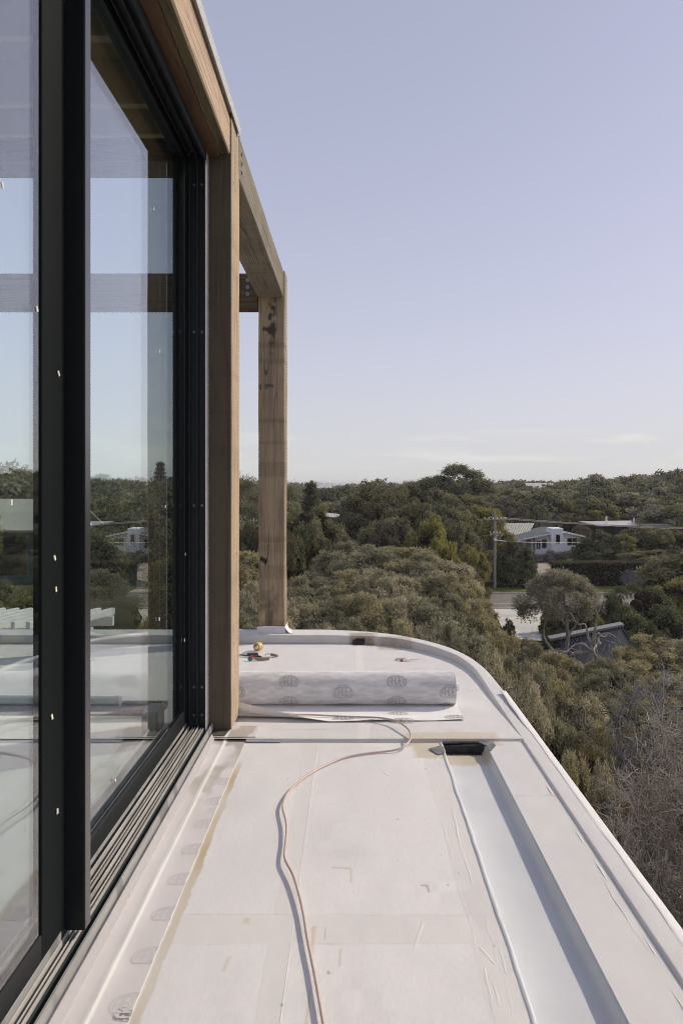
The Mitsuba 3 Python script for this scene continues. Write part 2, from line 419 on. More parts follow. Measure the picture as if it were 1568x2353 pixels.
XL = -6.5
inner_pts = [(1.01, -2.5), (1.012, 3.0), (1.012, 4.4), (1.018, 4.84), (1.022, 5.08), (1.028, 5.4), (1.035, 5.72), (1.040, 6.02), (1.034, 6.25), (1.000, 6.50), (0.945, 6.73),
             (0.824, 7.01), (0.682, 7.24), (0.527, 7.43), (0.361, 7.56), (0.168, 7.63), (-0.1, 7.66), (-0.6, 7.67), (-3, 7.67), (XL, 7.67)]
outer_pts = [(1.105, -2.5), (1.105, 3.0), (1.108, 4.4), (1.118, 4.9), (1.130, 5.2), (1.136, 5.47), (1.137, 5.70), (1.137, 5.96), (1.134, 6.12), (1.115, 6.33), (1.075, 6.62),
             (0.983, 6.95), (0.850, 7.23), (0.622, 7.54), (0.40, 7.74), (0.10, 7.88), (-0.178, 7.95), (-0.6, 7.97), (-3, 7.98), (XL, 7.98)]


def pairs(a, b, n=360):
    """matching rows of points along two outlines, by the outlines' own corners"""
    ia, ib = [], []
    for k in range(len(a) - 1):
        m = max(3, int(18 * min(1.5, np.linalg.norm(np.subtract(a[k + 1], a[k])) * 2)))
        t = np.linspace(0, 1, m, endpoint=False)[:, None]
        ia.append(np.array(a[k]) * (1 - t) + np.array(a[k + 1]) * t)
        ib.append(np.array(b[k]) * (1 - t) + np.array(b[k + 1]) * t)
    A, B = np.vstack(ia + [np.array(a[-1:])]), np.vstack(ib + [np.array(b[-1:])])
    for _ in range(25):
        A[1:-1] = 0.25 * A[:-2] + 0.5 * A[1:-1] + 0.25 * A[2:]
        B[1:-1] = 0.25 * B[:-2] + 0.5 * B[1:-1] + 0.25 * B[2:]
    return A, B


KI, KO = pairs(inner_pts, outer_pts)
wob = (meshkit.fbm(np.c_[KI * 3, KI[:, :1] * 0], 3) - 0.5)
zt_k = zk(KI[:, 1]) + 0.004 * wob
step_ease = np.clip((KI[:, 1] - 4.3) / 0.5, 0, 1)

# the kerb: inner face, small rounding, top, outer face
rows = []
e = (KO - KI) / np.linalg.norm(KO - KI, axis=1, keepdims=True)
low = np.where(KI[:, 1] < 4.31, -0.03, zd(KI[:, 1]) - 0.02)
for off, dz in ((0.0, None), (0.0, -0.010), (0.004, -0.003), (0.012, 0.0)):
    z = low if dz is None else zt_k + dz
    rows.append(np.c_[KI + e * off, z])
for off, dz in ((0.010, 0.0), (0.003, -0.003), (0.0, -0.012), (0.0, -0.30)):
    rows.append(np.c_[KO - e * off, zt_k + dz])
K = np.stack(rows, 1)
deck = 'deck'
tag(deck, kind='structure')
add('deck__kerb', grid(K[::-1]), 'membrane_upper', smooth=40)
# lapped drip edge along the right side
yy = np.linspace(-2.5, 5.32, 160)
w1 = 0.003 * (meshkit.noise(np.c_[yy * 5, yy * 0, yy * 0]) - 0.5)
rim = np.stack([np.c_[1.088 + w1 * 3, yy, np.full_like(yy, 0.0186)], np.c_[1.092 + w1 * 3, yy, np.full_like(yy, 0.0218) + w1 * 0.3], np.c_[1.103 + w1, yy, np.full_like(yy, 0.0226) + w1 * 0.3],
                np.c_[np.full_like(yy, 1.134), yy, np.full_like(yy, 0.0155)], np.c_[np.full_like(yy, 1.138), yy, np.full_like(yy, 0.0115)], np.c_[np.full_like(yy, 1.139), yy, np.full_like(yy, -0.16)]], 0)
m = grid(rim)
add('deck__drip_edge', m, 'membrane', smooth=40)

# lower deck in front of the window, taped joints proud of it
def sheet(x0, x1, y0, y1, z=0.0, nx=12, ny=60, amp=0.002):
    X, Y = np.meshgrid(np.linspace(x0, x1, nx), np.linspace(y0, y1, ny), indexing='ij')
    Z = z + amp * (meshkit.fbm(np.stack([X * 2.2, Y * 1.6, X * 0], -1), 3, seed=3) - 0.5)
    return np.stack([X, Y, Z], -1)


add('deck__lower_deck', grid(sheet(-0.70, 0.520, -2.5, 4.312)), 'membrane', smooth=True)
add('deck__edge_panel', grid(sheet(0.790, 1.02, -2.5, 4.312, 0.007, 8)), 'membrane_upper', smooth=True)
# gutter: floor, coved right wall, bead on the left edge
ys = np.linspace(-2.5, 4.30, 150)
nz = lambda f, s, a: a * (meshkit.fbm(np.c_[ys * f, ys * 0 + s, ys * 0], 3) - 0.5)
prof = [(0.527, -0.001), (0.531, -0.012), (0.535, -0.040), (0.543, -0.046), (0.65, -0.0475), (0.757, -0.047), (0.769, -0.043), (0.776, -0.034), (0.780, -0.018), (0.782, -0.004), (0.786, 0.004), (0.794, 0.0068)]
G = np.stack([np.c_[x + nz(3, i, 0.004) * (i > 6), ys, z + nz(4, i * 3, 0.003) * (1 < i < 9)] for i, (x, z) in enumerate(prof)], 0)
add('deck__gutter', grid(G), 'gutter_coat', smooth=35)
bead = [(0.512, 0.0), (0.516, 0.0035), (0.522, 0.006), (0.528, 0.0055), (0.532, 0.002), (0.5335, -0.010)]
B = np.stack([np.c_[x + nz(5, 2, 0.012), ys, z + (z > 0) * nz(9, i, 0.004)] for i, (x, z) in enumerate(bead)], 0)
add('deck__gutter_bead', grid(B), 'gutter_coat', smooth=True)
# black drain mouth at the end of the gutter
hole = cat_([box(0.533, 0.781, 4.262, 4.30, -0.054, -0.003), box(0.534, 0.779, 4.222, 4.262, -0.070, -0.0445)])
add('deck__drain_mouth', hole, 'bitumen')


def patch(pts, z, th=0.003, bow=0.0):
    pg = Polygon(pts).buffer(0)
    m = extr(pg, 0, th)
    v = m.vertices.copy()
    v[:, 2] += z + bow * np.sin((v[:, 0] - v[:, 0].min()) / np.ptp(v[:, 0]) * np.pi)
    m.vertices = v
    return m


add('deck__drain_flap', patch([(0.442, 4.19), (0.486, 4.10), (0.527, 4.12), (0.534, 4.22), (0.511, 4.235)], 0.004), 'bitumen_worn')
add('deck__drain_flap', patch([(0.745, 4.285), (0.835, 4.286), (0.840, 4.225), (0.800, 4.150), (0.786, 4.146), (0.786, 4.225)], 0.0095), 'bitumen_worn')
add('deck__drain_flap', patch([(0.535, 4.268), (0.62, 4.276), (0.70, 4.290), (0.82, 4.294), (0.80, 4.302), (0.60, 4.301), (0.535, 4.296)], 0.005, 0.004), 'bitumen')

# the step up to the upper deck and the upper deck inside the kerb
ysu = np.r_[4.312, 4.33, np.linspace(4.36, 7.66, 110)]
sel = KI[:, 1] > 2
xi = np.array([KI[(np.abs(KI[:, 1] - min(y, 7.60))).argmin(), 0] for y in ysu]) + 0.02
U = []
for y, xr in zip(ysu, xi):
    x = np.linspace(XL, xr, 90)
    ez = 0.004 * (meshkit.fbm(np.stack([x * 1.5, x * 0 + y * 1.5, x * 0], -1), 3, seed=6) - 0.5)
    # toward the right the deck runs flush into the kerb
    up = np.clip((x - 0.80) / 0.22, 0, 1) * np.clip((4.95 - y) / 0.5, 0, 1) * 0.0
    U.append(np.stack([x, np.full_like(x, y), zd(y) + ez + up], -1))
U = np.array(U).transpose(1, 0, 2)
add('deck__upper_deck', grid(U), 'membrane_upper', smooth=True)
xs = np.linspace(-0.64, 1.02, 120)
taper = np.interp(xs, [-0.64, -0.63, -0.44, -0.42, 0.80, 1.02], [0.010, 0.010, 0.011, 0.0195, 0.0195, 0.010])
wv = 0.002 * (meshkit.fbm(np.c_[xs * 6, xs * 0, xs * 0], 3) - 0.5)
S = np.stack([np.c_[xs, np.full_like(xs, 4.345), np.full_like(xs, 0.0197)], np.c_[xs, np.full_like(xs, 4.322), 0.0200 + wv], np.c_[xs, np.full_like(xs, 4.312) + wv, 0.0185 + wv],
              np.c_[xs, np.full_like(xs, 4.306) + wv, 0.021 - taper], np.c_[xs, np.full_like(xs, 4.298), 0.0205 - taper - 0.0015]], 0)
S = S.transpose(1, 0, 2)[:, ::-1]
add('deck__step', grid(S), 'membrane_upper', smooth=40)
# deck beyond the glass, left of the strip
add('deck__threshold', grid(sheet(XL, -1.13, -2.5, 4.312, 0.012, 30, 40)), 'membrane_upper', smooth=True)

# fleece strip along the window sill, its fold and its turned-up edge
ys2 = np.linspace(-2.5, 4.33, 200)
n2 = lambda f, s, a: a * (meshkit.fbm(np.c_[ys2 * f, ys2 * 0 + s, ys2 * 0], 3) - 0.5)
sp = [(-0.645, 0.0012), (-0.646, 0.0042), (-0.66, 0.0046), (-0.72, 0.0046), (-0.752, 0.006), (-0.762, 0.0105), (-0.768, 0.0115), (-0.776, 0.009), (-0.800, 0.0075), (-0.830, 0.010), (-0.842, 0.028), (-0.848, 0.040), (-0.851, 0.041), (-0.854, 0.036), (-0.868, 0.030)]
Z = np.stack([np.c_[x + n2(3, 7, 0.006) * (i > 3) * (i < 9) + n2(6, 3, 0.004) * (i < 3), ys2, z + n2(7, i, 0.003) * (i > 5) + n2(7, i, 0.0006) * (i > 2)] for i, (x, z) in enumerate(sp)], 0)
add('deck__fleece_strip', grid(Z[:10][::-1]), 'strip_fleece', smooth=40)
add('deck__sill_upturn', grid(Z[9:][::-1]), 'upturn_grey', smooth=40)
P('dark_patch_mix', Pr(lambda p, n, uv: mix((0.03, 0.028, 0.024), (0.13, 0.12, 0.10), fbm(p.x * 60, p.y * 60, 1))), 0.8)
add('deck__post_pad', patch([(-0.86, 4.335), (-0.80, 4.325), (-0.585, 4.335), (-0.575, 4.52), (-0.60, 4.53), (-0.86, 4.53)], 0.0225, 0.003), 'strip_fleece')
add('deck__dark_patch', patch([(-0.858, 4.345), (-0.775, 4.342), (-0.762, 4.445), (-0.86, 4.445)], 0.0262, 0.002), 'dark_patch_mix')  # flat dark patch on the deck before the window-corner post
# lapped seams: thin ragged upstands
def seam(p0, p1, w, h, name='deck__seam', mat='membrane', n=70, jag=0.004, seed=0, zf=None):
    p0, p1 = np.array(p0, float), np.array(p1, float)
    d = (p1 - p0) / np.linalg.norm(p1 - p0)
    nn = np.array([-d[1], d[0]])
    t = np.linspace(0, 1, n)
    L = np.linalg.norm(p1 - p0)
    c = p0 + (p1 - p0) * t[:, None] + nn * (jag * (meshkit.fbm(np.c_[t * L * 6, t * 0 + seed, t * 0], 4) - 0.5))[:, None]
    hh = h * (0.35 + 1.0 * meshkit.noise(np.c_[t * L * 8, t * 0 + seed + 5, t * 0]))
    z0 = np.zeros(n) if zf is None else zf(c[:, 1])
    r = [np.c_[c - nn * w, z0 - 0.001], np.c_[c - nn * w * 0.25, z0 + hh * 0.9], np.c_[c + nn * w * 0.25, z0 + hh], np.c_[c + nn * w, z0 - 0.001]]
    m = grid(np.array(r))
    if m.face_normals[:, 2].mean() < 0:
        m.invert()
    add(name, m, mat, smooth=60)


seam((-0.2075, -2), (-0.2085, 4.29), 0.005, 0.0013, seed=1, jag=0.007)
seam((-0.281, -2), (-0.278, 4.2), 0.0025, 0.0011, seed=2)
seam((0.462, 1.5), (0.470, 4.20), 0.007, 0.0013, seed=3, jag=0.03)
seam((0.415, 1.2), (0.405, 4.15), 0.004, 0.0009, seed=4, jag=0.02)
seam((-0.6, 2.585), (0.50, 2.58), 0.003, 0.0012, seed=5)
seam((-0.6, 2.415), (0.50, 2.425), 0.003, 0.0012, seed=6)
seam((0.985, -2), (0.990, 3.7), 0.012, 0.0085, seed=7, jag=0.008)
seam((1.020, -2), (1.021, 4.30), 0.012, 0.0165, seed=8, jag=0.004)
seam((0.80, 3.55), (1.0, 3.56), 0.010, 0.010, seed=9)
seam((0.968, 0.5), (0.974, 2.9), 0.006, 0.0072, seed=10, jag=0.016)
seam((1.045, 1.0), (1.03, 3.1), 0.006, 0.0165, seed=14, jag=0.010)
seam((-0.5, 4.50), (1.09, 4.51), 0.004, 0.0018, seed=11, zf=zd)
seam((0.07, 4.6), (0.062, 7.5), 0.006, 0.002, seed=12, zf=zd)
seam((-0.7, 6.35), (0.98, 6.36), 0.004, 0.0018, seed=13, zf=zd)
seam((0.62, 5.55), (1.02, 5.56), 0.004, 0.0018, seed=15, zf=zd)
rw = np.random.default_rng(12)
for i in range(11):                             # short wrinkles and blisters where the sheet was dressed down
    x0 = rw.choice([0.43, 0.49, -0.3, -0.1, 0.2], p=[0.35, 0.35, 0.1, 0.1, 0.1]) + rw.normal() * 0.02
    y0 = rw.uniform(1.9, 4.1)
    a_, l_ = rw.normal() * 0.5 + 1.57, rw.uniform(0.05, 0.16)
    seam((x0, y0), (x0 + l_ * math.cos(a_), y0 + l_ * math.sin(a_)), 0.008, 0.0014, 'deck__wrinkle', n=16, jag=0.02, seed=30 + i)
# scupper through the back kerb with its folded collar
sc = []
for (x, y, z) in [(-0.005, 7.60, -0.155), (0.11, 7.575, -0.155), (0.128, 7.585, -0.115), (0.125, 7.60, -0.088), (0.04, 7.625, -0.090), (0.0, 7.63, -0.115)]:
    sc.append((x, y, z))
sc = np.array(sc)
scm = trimesh.convex.convex_hull(np.vstack([sc, sc + [0.0, 0.06, 0.0]]))
add('deck__scupper', scm, 'bitumen')


# ------------------------------------------------------------------ printed marks
def ellipse(cx, cy, a, b, n=72):
    t = np.linspace(0, 2 * np.pi, n, endpoint=False)
    return Polygon(np.c_[cx + a * np.cos(t), cy + b * np.sin(t)])


def emblem():
    """domed frame with the five tall letters, one unit wide, base at y = 0"""
    dome = ellipse(0, 0.235, 0.5, 0.395).intersection(sbox(-1, 0.0, 1, 2)).buffer(-0.01).buffer(0.01)
    ring = dome.difference(dome.buffer(-0.045))
    inn = dome.buffer(-0.075)
    bar = ring
    def top(x):
        return 0.235 + 0.33 * math.sqrt(max(0.03, 1 - (x / 0.47) ** 2)) - 0.035
    def bottom(x):
        return 0.10 + 0.10 * max(0, abs(x) - 0.30)
    L = [[[(0, 0), (0, 0.72), (0.45, 1), (1, 1), (1, 0)], [(0, 0.42), (1, 0.42)]],
         [[(0, 0), (0, 1), (0.8, 1), (1, 0.88), (1, 0.6), (0.8, 0.48), (0, 0.48)], [(0.55, 0.48), (1, 0.3), (1, 0)]],
         [[(0, 0), (0, 1), (0.75, 1), (1, 0.85), (1, 0.15), (0.75, 0), (0, 0)]],
         [[(1, 0), (0, 0), (0, 1), (1, 1)], [(0, 0.5), (0.85, 0.5)]],
         [[(0, 0), (1, 1)], [(0, 1), (1, 0)]]]
    xs = [(-0.385, -0.255), (-0.205, -0.075), (-0.025, 0.105), (0.155, 0.265), (0.305, 0.395)]
    parts = []
    for strokes, (x0, x1) in zip(L, xs):
        for s in strokes:
            q = []
            for (u, v), (u2, v2) in zip(s[:-1], s[1:]):
                for t in np.linspace(0, 1, 6):
                    x = x0 + (x1 - x0) * (u + (u2 - u) * t)
                    q.append((x, bottom(x) + (v + (v2 - v) * t) * (top(x) - bottom(x))))
            parts.append(LineString(q).buffer(0.021, cap_style=2, join_style=2, resolution=3))
    return unary_union([ring, unary_union(parts).intersection(inn.buffer(0.02))]).simplify(0.003)


EMB = emblem()


def emblem_flat(width, clip=None, bands=1):
    """(x, y) mesh of the emblem, centred, `width` metres wide; cut into level bands so that it can be bent"""
    g = EMB if clip is None else EMB.intersection(sbox(clip[0], -1, clip[1], 2))
    out = []
    for k in range(bands):
        h = g.intersection(sbox(-1, 0.63 * k / bands, 1, 0.63 * (k + 1) / bands)) if bands > 1 else g
        for q in getattr(h, 'geoms', [h]):
            if q.geom_type == 'Polygon' and q.area > 1e-5:
                v, f = trimesh.creation.triangulate_polygon(q, engine='earcut')
                out.append(trimesh.Trimesh(np.c_[v, np.zeros(len(v))], f, process=False))
    m = cat_(out)
    m.vertices = (m.vertices - [0, 0.3, 0]) * width
    return m


LW = 0.138
for y in (2.137, 2.353, 2.583, 2.81, 3.041, 3.266, 3.499, 3.73, 3.96):
    m = emblem_flat(LW, (-0.5, 0.055))
    m.apply_translation([-0.653, y, 0.0054])
    add('deck__printed_mark', m, 'ink_faded')

# ------------------------------------------------------------------ roll of membrane with its loose end
RR, RY, RZ0 = 0.115, 5.12, float(zd(5.12)) + 0.006
RX0, RX1 = -0.80, 0.722
RC = RZ0 + RR
t_ = thing('membrane_roll', 'fat grey fleece roll printed with dark oval marks lying across the white deck', 'roll')
th = np.linspace(0, 2 * np.pi, 97)
xs = np.linspace(RX0, RX1, 40)
TH, XX = np.meshgrid(th, xs, indexing='ij')
rr = RR * (1 + 0.010 * (meshkit.fbm(np.stack([XX * 3, np.cos(TH) * 1.2, np.sin(TH) * 1.2], -1), 3) - 0.5))
C = np.stack([XX, RY + rr * np.cos(TH), RC + rr * np.sin(TH)], -1)
m = grid(C)
m.invert() if np.dot(m.face_normals[0], m.triangles_center[0] - np.array([m.triangles_center[0][0], RY, RC])) < 0 else None
add(f'{t_}__wound_sheet', m, 'fleece', smooth=True)
spi = []
a = np.linspace(0, 2 * np.pi * 9, 500)
sp_r = 0.034 + (RR - 0.036) * a / a[-1]
for side, X in ((-1, RX0), (1, RX1)):
    v = np.stack([np.c_[np.full_like(a, X - side * 0.003 * (1 + np.sin(a * 3))), RY + sp_r * np.cos(a), RC + sp_r * np.sin(a)], np.c_[np.full_like(a, X - side * 0.004), RY + (sp_r + 0.009) * np.cos(a), RC + (sp_r + 0.009) * np.sin(a)]], 0)
    spi.append(grid(v))
add(f'{t_}__rolled_end', cat_(spi), 'sheet_face')
cp = lathe([(0.0265, RX0 - 0.015), (0.0305, RX0 - 0.015), (0.0305, RX1 + 0.028), (0.0265, RX1 + 0.028), (0.0265, RX0 - 0.015)], 40)
cp.apply_transform(trimesh.transformations.rotation_matrix(math.pi / 2, [0, 1, 0]))
add(f'{t_}__core_tube', moved(cp, (0, RY, RC + 0.004)), 'core_card', smooth=40)
# loose end: from under the roll towards the window's end of the deck, curling up on the left
nx, nt = 60, 44
X = np.linspace(RX0, RX1 + 0.012, nx)
Tt = np.linspace(0, 1, nt)
F = np.zeros((nx, nt, 3))
for i, x in enumerate(X):
    yend = np.interp(x, [-0.8, -0.3, 0.0, 0.35, 0.73], [4.70, 4.655, 4.66, 4.675, 4.70])
    curl = np.clip((-0.14 - x) / 0.62, 0, 1) ** 1.3
    y = RY + (yend - RY) * Tt
    lift = 0.004 + 0.008 * np.clip((Tt - 0.5) / 0.5, 0, 1) * (0.6 + 0.8 * meshkit.noise(np.array([x * 4, 1, 0]))) + 0.004 * np.sin(x * 9) * Tt ** 2
    s = np.clip((Tt - 0.80) / 0.20, 0, 1)
    z = zd(y) + lift + curl * 0.095 * s ** 1.5
    y = y + curl * 0.060 * s ** 2
    F[i] = np.stack([np.full(nt, x + 0.012 * Tt[0]), y, z], -1)
F = F[:, ::-1]
m = shell(F, 0.0025)
add(f'{t_}__loose_end', m, 'sheet_face', smooth=30, label='loose end of the sheet, pale side up, its left corner curled')


def on_flap(x, y):
    i = np.clip(np.interp(x, F[:, 0, 0], np.arange(nx)), 0, nx - 1.001)
    r = F[int(i)] * (1 - i % 1) + F[int(i) + 1] * (i % 1)
    o = np.argsort(r[:, 1])
    return float(np.interp(y, r[o, 1], r[o, 2]))


for x0, ang in ((-0.447, 140), (0.306, 140), (-0.066, 178.5), (0.675, 178.5), (-0.447, 216), (0.306, 216), (-0.82, 178.5), (-0.066, 252), (0.675, 250)):
    clip = (-0.5, min(0.5, (RX1 - 0.001 - x0) / LW)) if x0 + LW / 2 > RX1 else ((RX0 + 0.001 - x0) / LW, 0.5) if x0 - LW / 2 < RX0 else None
    m = emblem_flat(LW, clip, 9)
    v = m.vertices
    q = math.radians(ang) - v[:, 1] / RR
    m.vertices = np.c_[v[:, 0] + x0, RY + (RR + 0.0016) * np.cos(q), RC + (RR + 0.0016) * np.sin(q)]
    add(f'{t_}__printed_mark', m, 'ink')
for x0, y0 in ((-0.066, 4.73), (0.33, 4.68), (0.675, 4.765), (0.306, 4.86), (-0.447, 4.83)):
    clip = (-0.5, min(0.5, (RX1 + 0.008 - x0) / LW))
    m = emblem_flat(LW, clip, 6)
    v = m.vertices
    m.vertices = np.c_[v[:, 0] + x0, v[:, 1] + y0, [on_flap(a + x0, b + y0) + 0.0012 for a, b in v[:, :2]]]
    add(f'{t_}__printed_mark', m, 'ink')

# ------------------------------------------------------------------ hose
hp = [(-1.0, 4.68, 0.05), (-0.80, 4.715, 0.045), (-0.561, 4.74, 0.020), (-0.343, 4.775, 0.016), (-0.162, 4.755, 0.016), (0.038, 4.716, 0.020), (0.157, 4.672, 0.030), (0.262, 4.589, 0.040), (0.318, 4.465, 0.048), (0.346, 4.359, 0.045),
      (0.345, 4.286, 0.040), (0.318, 4.202, 0.030), (0.262, 4.150, 0.018), (0.169, 4.132, 0.009), (0.052, 4.100, 0.008), (-0.043, 4.050, 0.008), (-0.135, 3.955, 0.008), (-0.185, 3.89, 0.008), (-0.246, 3.785, 0.009), (-0.305, 3.640, 0.012),
      (-0.332, 3.49, 0.017), (-0.331, 3.40, 0.019), (-0.315, 3.315, 0.020), (-0.299, 3.235, 0.020), (-0.289, 3.13, 0.019), (-0.285, 3.04, 0.018), (-0.283, 2.98, 0.019), (-0.271, 2.91, 0.021), (-0.245, 2.84, 0.022), (-0.207, 2.705, 0.020),
      (-0.176, 2.56, 0.018), (-0.155, 2.435, 0.017), (-0.131, 2.308, 0.016), (-0.113, 2.212, 0.016), (-0.095, 2.108, 0.016), (-0.081, 2.028, 0.016), (-0.05, 1.85, 0.012), (0.02, 1.5, 0.009), (0.05, 1.0, 0.008)]
add('air_hose', tube(spline(hp, 420), 0.0056, 12), 'hose_rubber', smooth=True, label='thin pinkish brown rubber hose snaking along the white deck and over the loose membrane sheet', cat='hose')


# ------------------------------------------------------------------ tools on the upper deck
def at(x, y, h=0.0):
    return (x, y, float(zd(y)) + 0.002 + h)


t = thing('tape_roll', 'yellow roll of adhesive tape standing on its rim near the back kerb', 'tape')
m = lathe([(0.026, -0.025), (0.042, -0.025), (0.042, 0.025), (0.026, 0.025)], 40)
rot = moved(m, rx=90, rz=-32)
o = at(-0.955, 7.25, 0.042)
add(f'{t}__tape', moved(rot, o), 'tape_yellow', smooth=40)
m = lathe([(0.0345, -0.0253), (0.026, -0.0253), (0.026, 0.0253), (0.0345, 0.0253)], 40)
add(f'{t}__core', moved(moved(m, rx=90, rz=-32), o), 'card', smooth=40)
t = thing('scissors', 'scissors with red ring handles lying under the brown-handled knife', 'scissors')
for dx, dy, mat in ((0, 0, 'red_plastic'), (0.045, 0.012, 'black_plastic')):
    ring = tube([(0.024 * math.cos(a) * 1.2, 0.020 * math.sin(a), 0) for a in np.linspace(0, 2 * np.pi, 28)], 0.0052, 8, cap=False)
    add(f'{t}__handle_ring', moved(ring, at(-0.945 + dx, 6.86 + dy, 0.012), ry=8), mat, smooth=True)
bl = [extr(Polygon([(0, -0.006), (0.10, -0.002), (0.105, 0.0), (0.0, 0.006)]), 0, 0.002)]
for a in (170, 176):
    add(f'{t}__blade', moved(bl[0], at(-0.96, 6.875, 0.010), rz=a), 'steel')
t = thing('hook_knife', 'dark brown handled knife lying across the scissors below the yellow tape', 'knife')
hd = lathe([(0.0, -0.055), (0.012, -0.053), (0.0155, -0.03), (0.014, 0.0), (0.0155, 0.03), (0.013, 0.052), (0.0, 0.056)], 20)
P('handle_dark', (0.10, 0.075, 0.05), 0.45)
add(f'{t}__handle', moved(moved(hd, ry=90, rz=8), at(-0.965, 6.93, 0.022)), 'handle_dark', smooth=50)
add(f'{t}__blade', moved(extr(Polygon([(0, -0.007), (0.07, -0.004), (0.085, 0.012), (0.06, 0.006), (0, 0.007)]), 0, 0.0018), at(-1.02, 6.92, 0.018), rz=185), 'steel')
t = thing('seam_roller', 'seam roller with a green head and straight pale wooden handle on the white deck', 'hand roller')
hd = lathe([(0.0, -0.075), (0.010, -0.073), (0.0145, -0.045), (0.015, 0.02), (0.0115, 0.065), (0.0, 0.067)], 24)
hx, hy = -0.845, 6.735
add(f'{t}__handle', moved(moved(hd, ry=90, rz=9), at(hx, hy, 0.016)), 'handle_wood', smooth=50)
wheel = lathe([(0.0, -0.014), (0.019, -0.014), (0.021, -0.010), (0.021, 0.010), (0.019, 0.014), (0.0, 0.014)], 28)
add(f'{t}__roller_wheel', moved(moved(wheel, rx=78, rz=20), at(hx - 0.115, hy - 0.022, 0.021)), 'green_metal', smooth=40)
add(f'{t}__fork', cat_([box(hx - 0.105, hx - 0.066, hy - 0.021, hy - 0.018, float(zd(hy)) + 0.008, float(zd(hy)) + 0.026), box(hx - 0.105, hx - 0.066, hy - 0.002, hy + 0.001, float(zd(hy)) + 0.008, float(zd(hy)) + 0.026)]), 'steel')
t = thing('hooked_scraper', 'short wooden handled scraper lying beyond the green seam roller', 'scraper')
hd = lathe([(0.0, -0.05), (0.013, -0.047), (0.014, 0.0), (0.011, 0.045), (0.0, 0.047)], 20)
add(f'{t}__handle', moved(moved(hd, ry=90, rz=-42), at(-0.755, 6.91, 0.017)), 'handle_wood', smooth=50)
add(f'{t}__blade', moved(tube(spline([(0, 0, 0.012), (-0.035, 0.012, 0.016), (-0.07, -0.006, 0.006)], 12), 0.0035, 8), at(-0.785, 6.945, 0.004)), 'steel', smooth=True)
add('masking_card', moved(extr(Polygon([(0, 0), (0.11, 0.0), (0.12, 0.07), (0.0, 0.06)]), 0, 0.003), at(-1.19, 6.955, 0.001)), 'tape_yellow', label='flat yellow card beside the grey rag, half behind the lit timber post', cat='card')
rx, ry = np.meshgrid(np.linspace(0, 0.13, 16), np.linspace(0, 0.12, 14), indexing='ij')
rz_ = 0.006 + 0.022 * meshkit.fbm(np.stack([rx * 22, ry * 22, rx * 0], -1), 3, seed=9)
rg = np.stack([-1.10 + rx + ry * 0.3, 6.97 + ry, zd(6.97 + ry) + rz_], -1)
add('rag', shell(rg, 0.003), 'cloth_grey', smooth=True, label='crumpled blue-grey rag lying left of the yellow tape roll', cat='rag')
t = thing('marker_pen', 'white marker with a red end in front of the silver snips near the curved kerb', 'marker')
ang = 13
hd = lathe([(0, -0.062), (0.010, -0.061), (0.0115, -0.055), (0.0115, -0.035)], 18)
o = at(0.50, 6.70, 0.012)
add(f'{t}__cap', moved(moved(hd, ry=90, rz=ang), o), 'red_plastic', smooth=40)
hd = lathe([(0.0105, -0.035), (0.0112, 0.0), (0.0105, 0.03), (0.008, 0.035), (0.0, 0.035)], 18)
add(f'{t}__barrel', moved(moved(hd, ry=90, rz=ang), o), 'white_paint', smooth=40)
add(f'{t}__blade', moved(extr(Polygon([(0.03, -0.008), (0.115, -0.004), (0.125, 0.004), (0.03, 0.008)]), -0.002, 0.002), (o[0], o[1], o[2]), rz=ang), 'steel')
t = thing('snips', 'silver metal snips lying behind the red-ended marker near the curved kerb', 'snips')
for a in (14, 24):
    add(f'{t}__arm', moved(tube(spline([(-0.06, 0, 0.009), (0.0, 0.008, 0.013), (0.05, 0.006, 0.008)], 14), np.interp(np.linspace(0, 1, 14), [0, 0.3, 1], [0.007, 0.009, 0.004]), 10), at(0.46, 6.755), rz=a), 'steel', smooth=True)
cb = np.stack(list(np.meshgrid(np.linspace(0, 0.075, 8), np.linspace(0, 0.05, 6), indexing='ij')) + [np.zeros((8, 6))], -1)
cb[..., 2] = 0.012 + 0.5 * cb[..., 0] + 0.2 * cb[..., 1]
add('membrane_offcut', moved(shell(cb, 0.006), at(0.73, 5.68), rz=28), 'bitumen', label='small black membrane offcut propped up behind the right end of the grey roll', cat='offcut')
t = thing('plastic_tube', 'long teal plastic tube lying on the floor behind the sliding glass', 'tube')
add(f'{t}__pipe', tube([(-5.5, 4.97, 0.075), (-1.62, 4.90, 0.068)], 0.034, 16), 'teal_tube', smooth=40)
add(f'{t}__end_cap', tube([(-1.62, 4.90, 0.068), (-1.585, 4.899, 0.068)], 0.037, 16), 'blue_boards', smooth=40)

# ------------------------------------------------------------------ the house the deck belongs to
hs = thing('beach_house', 'unfinished timber framed house with dark sliding glass beside the white deck', 'building')


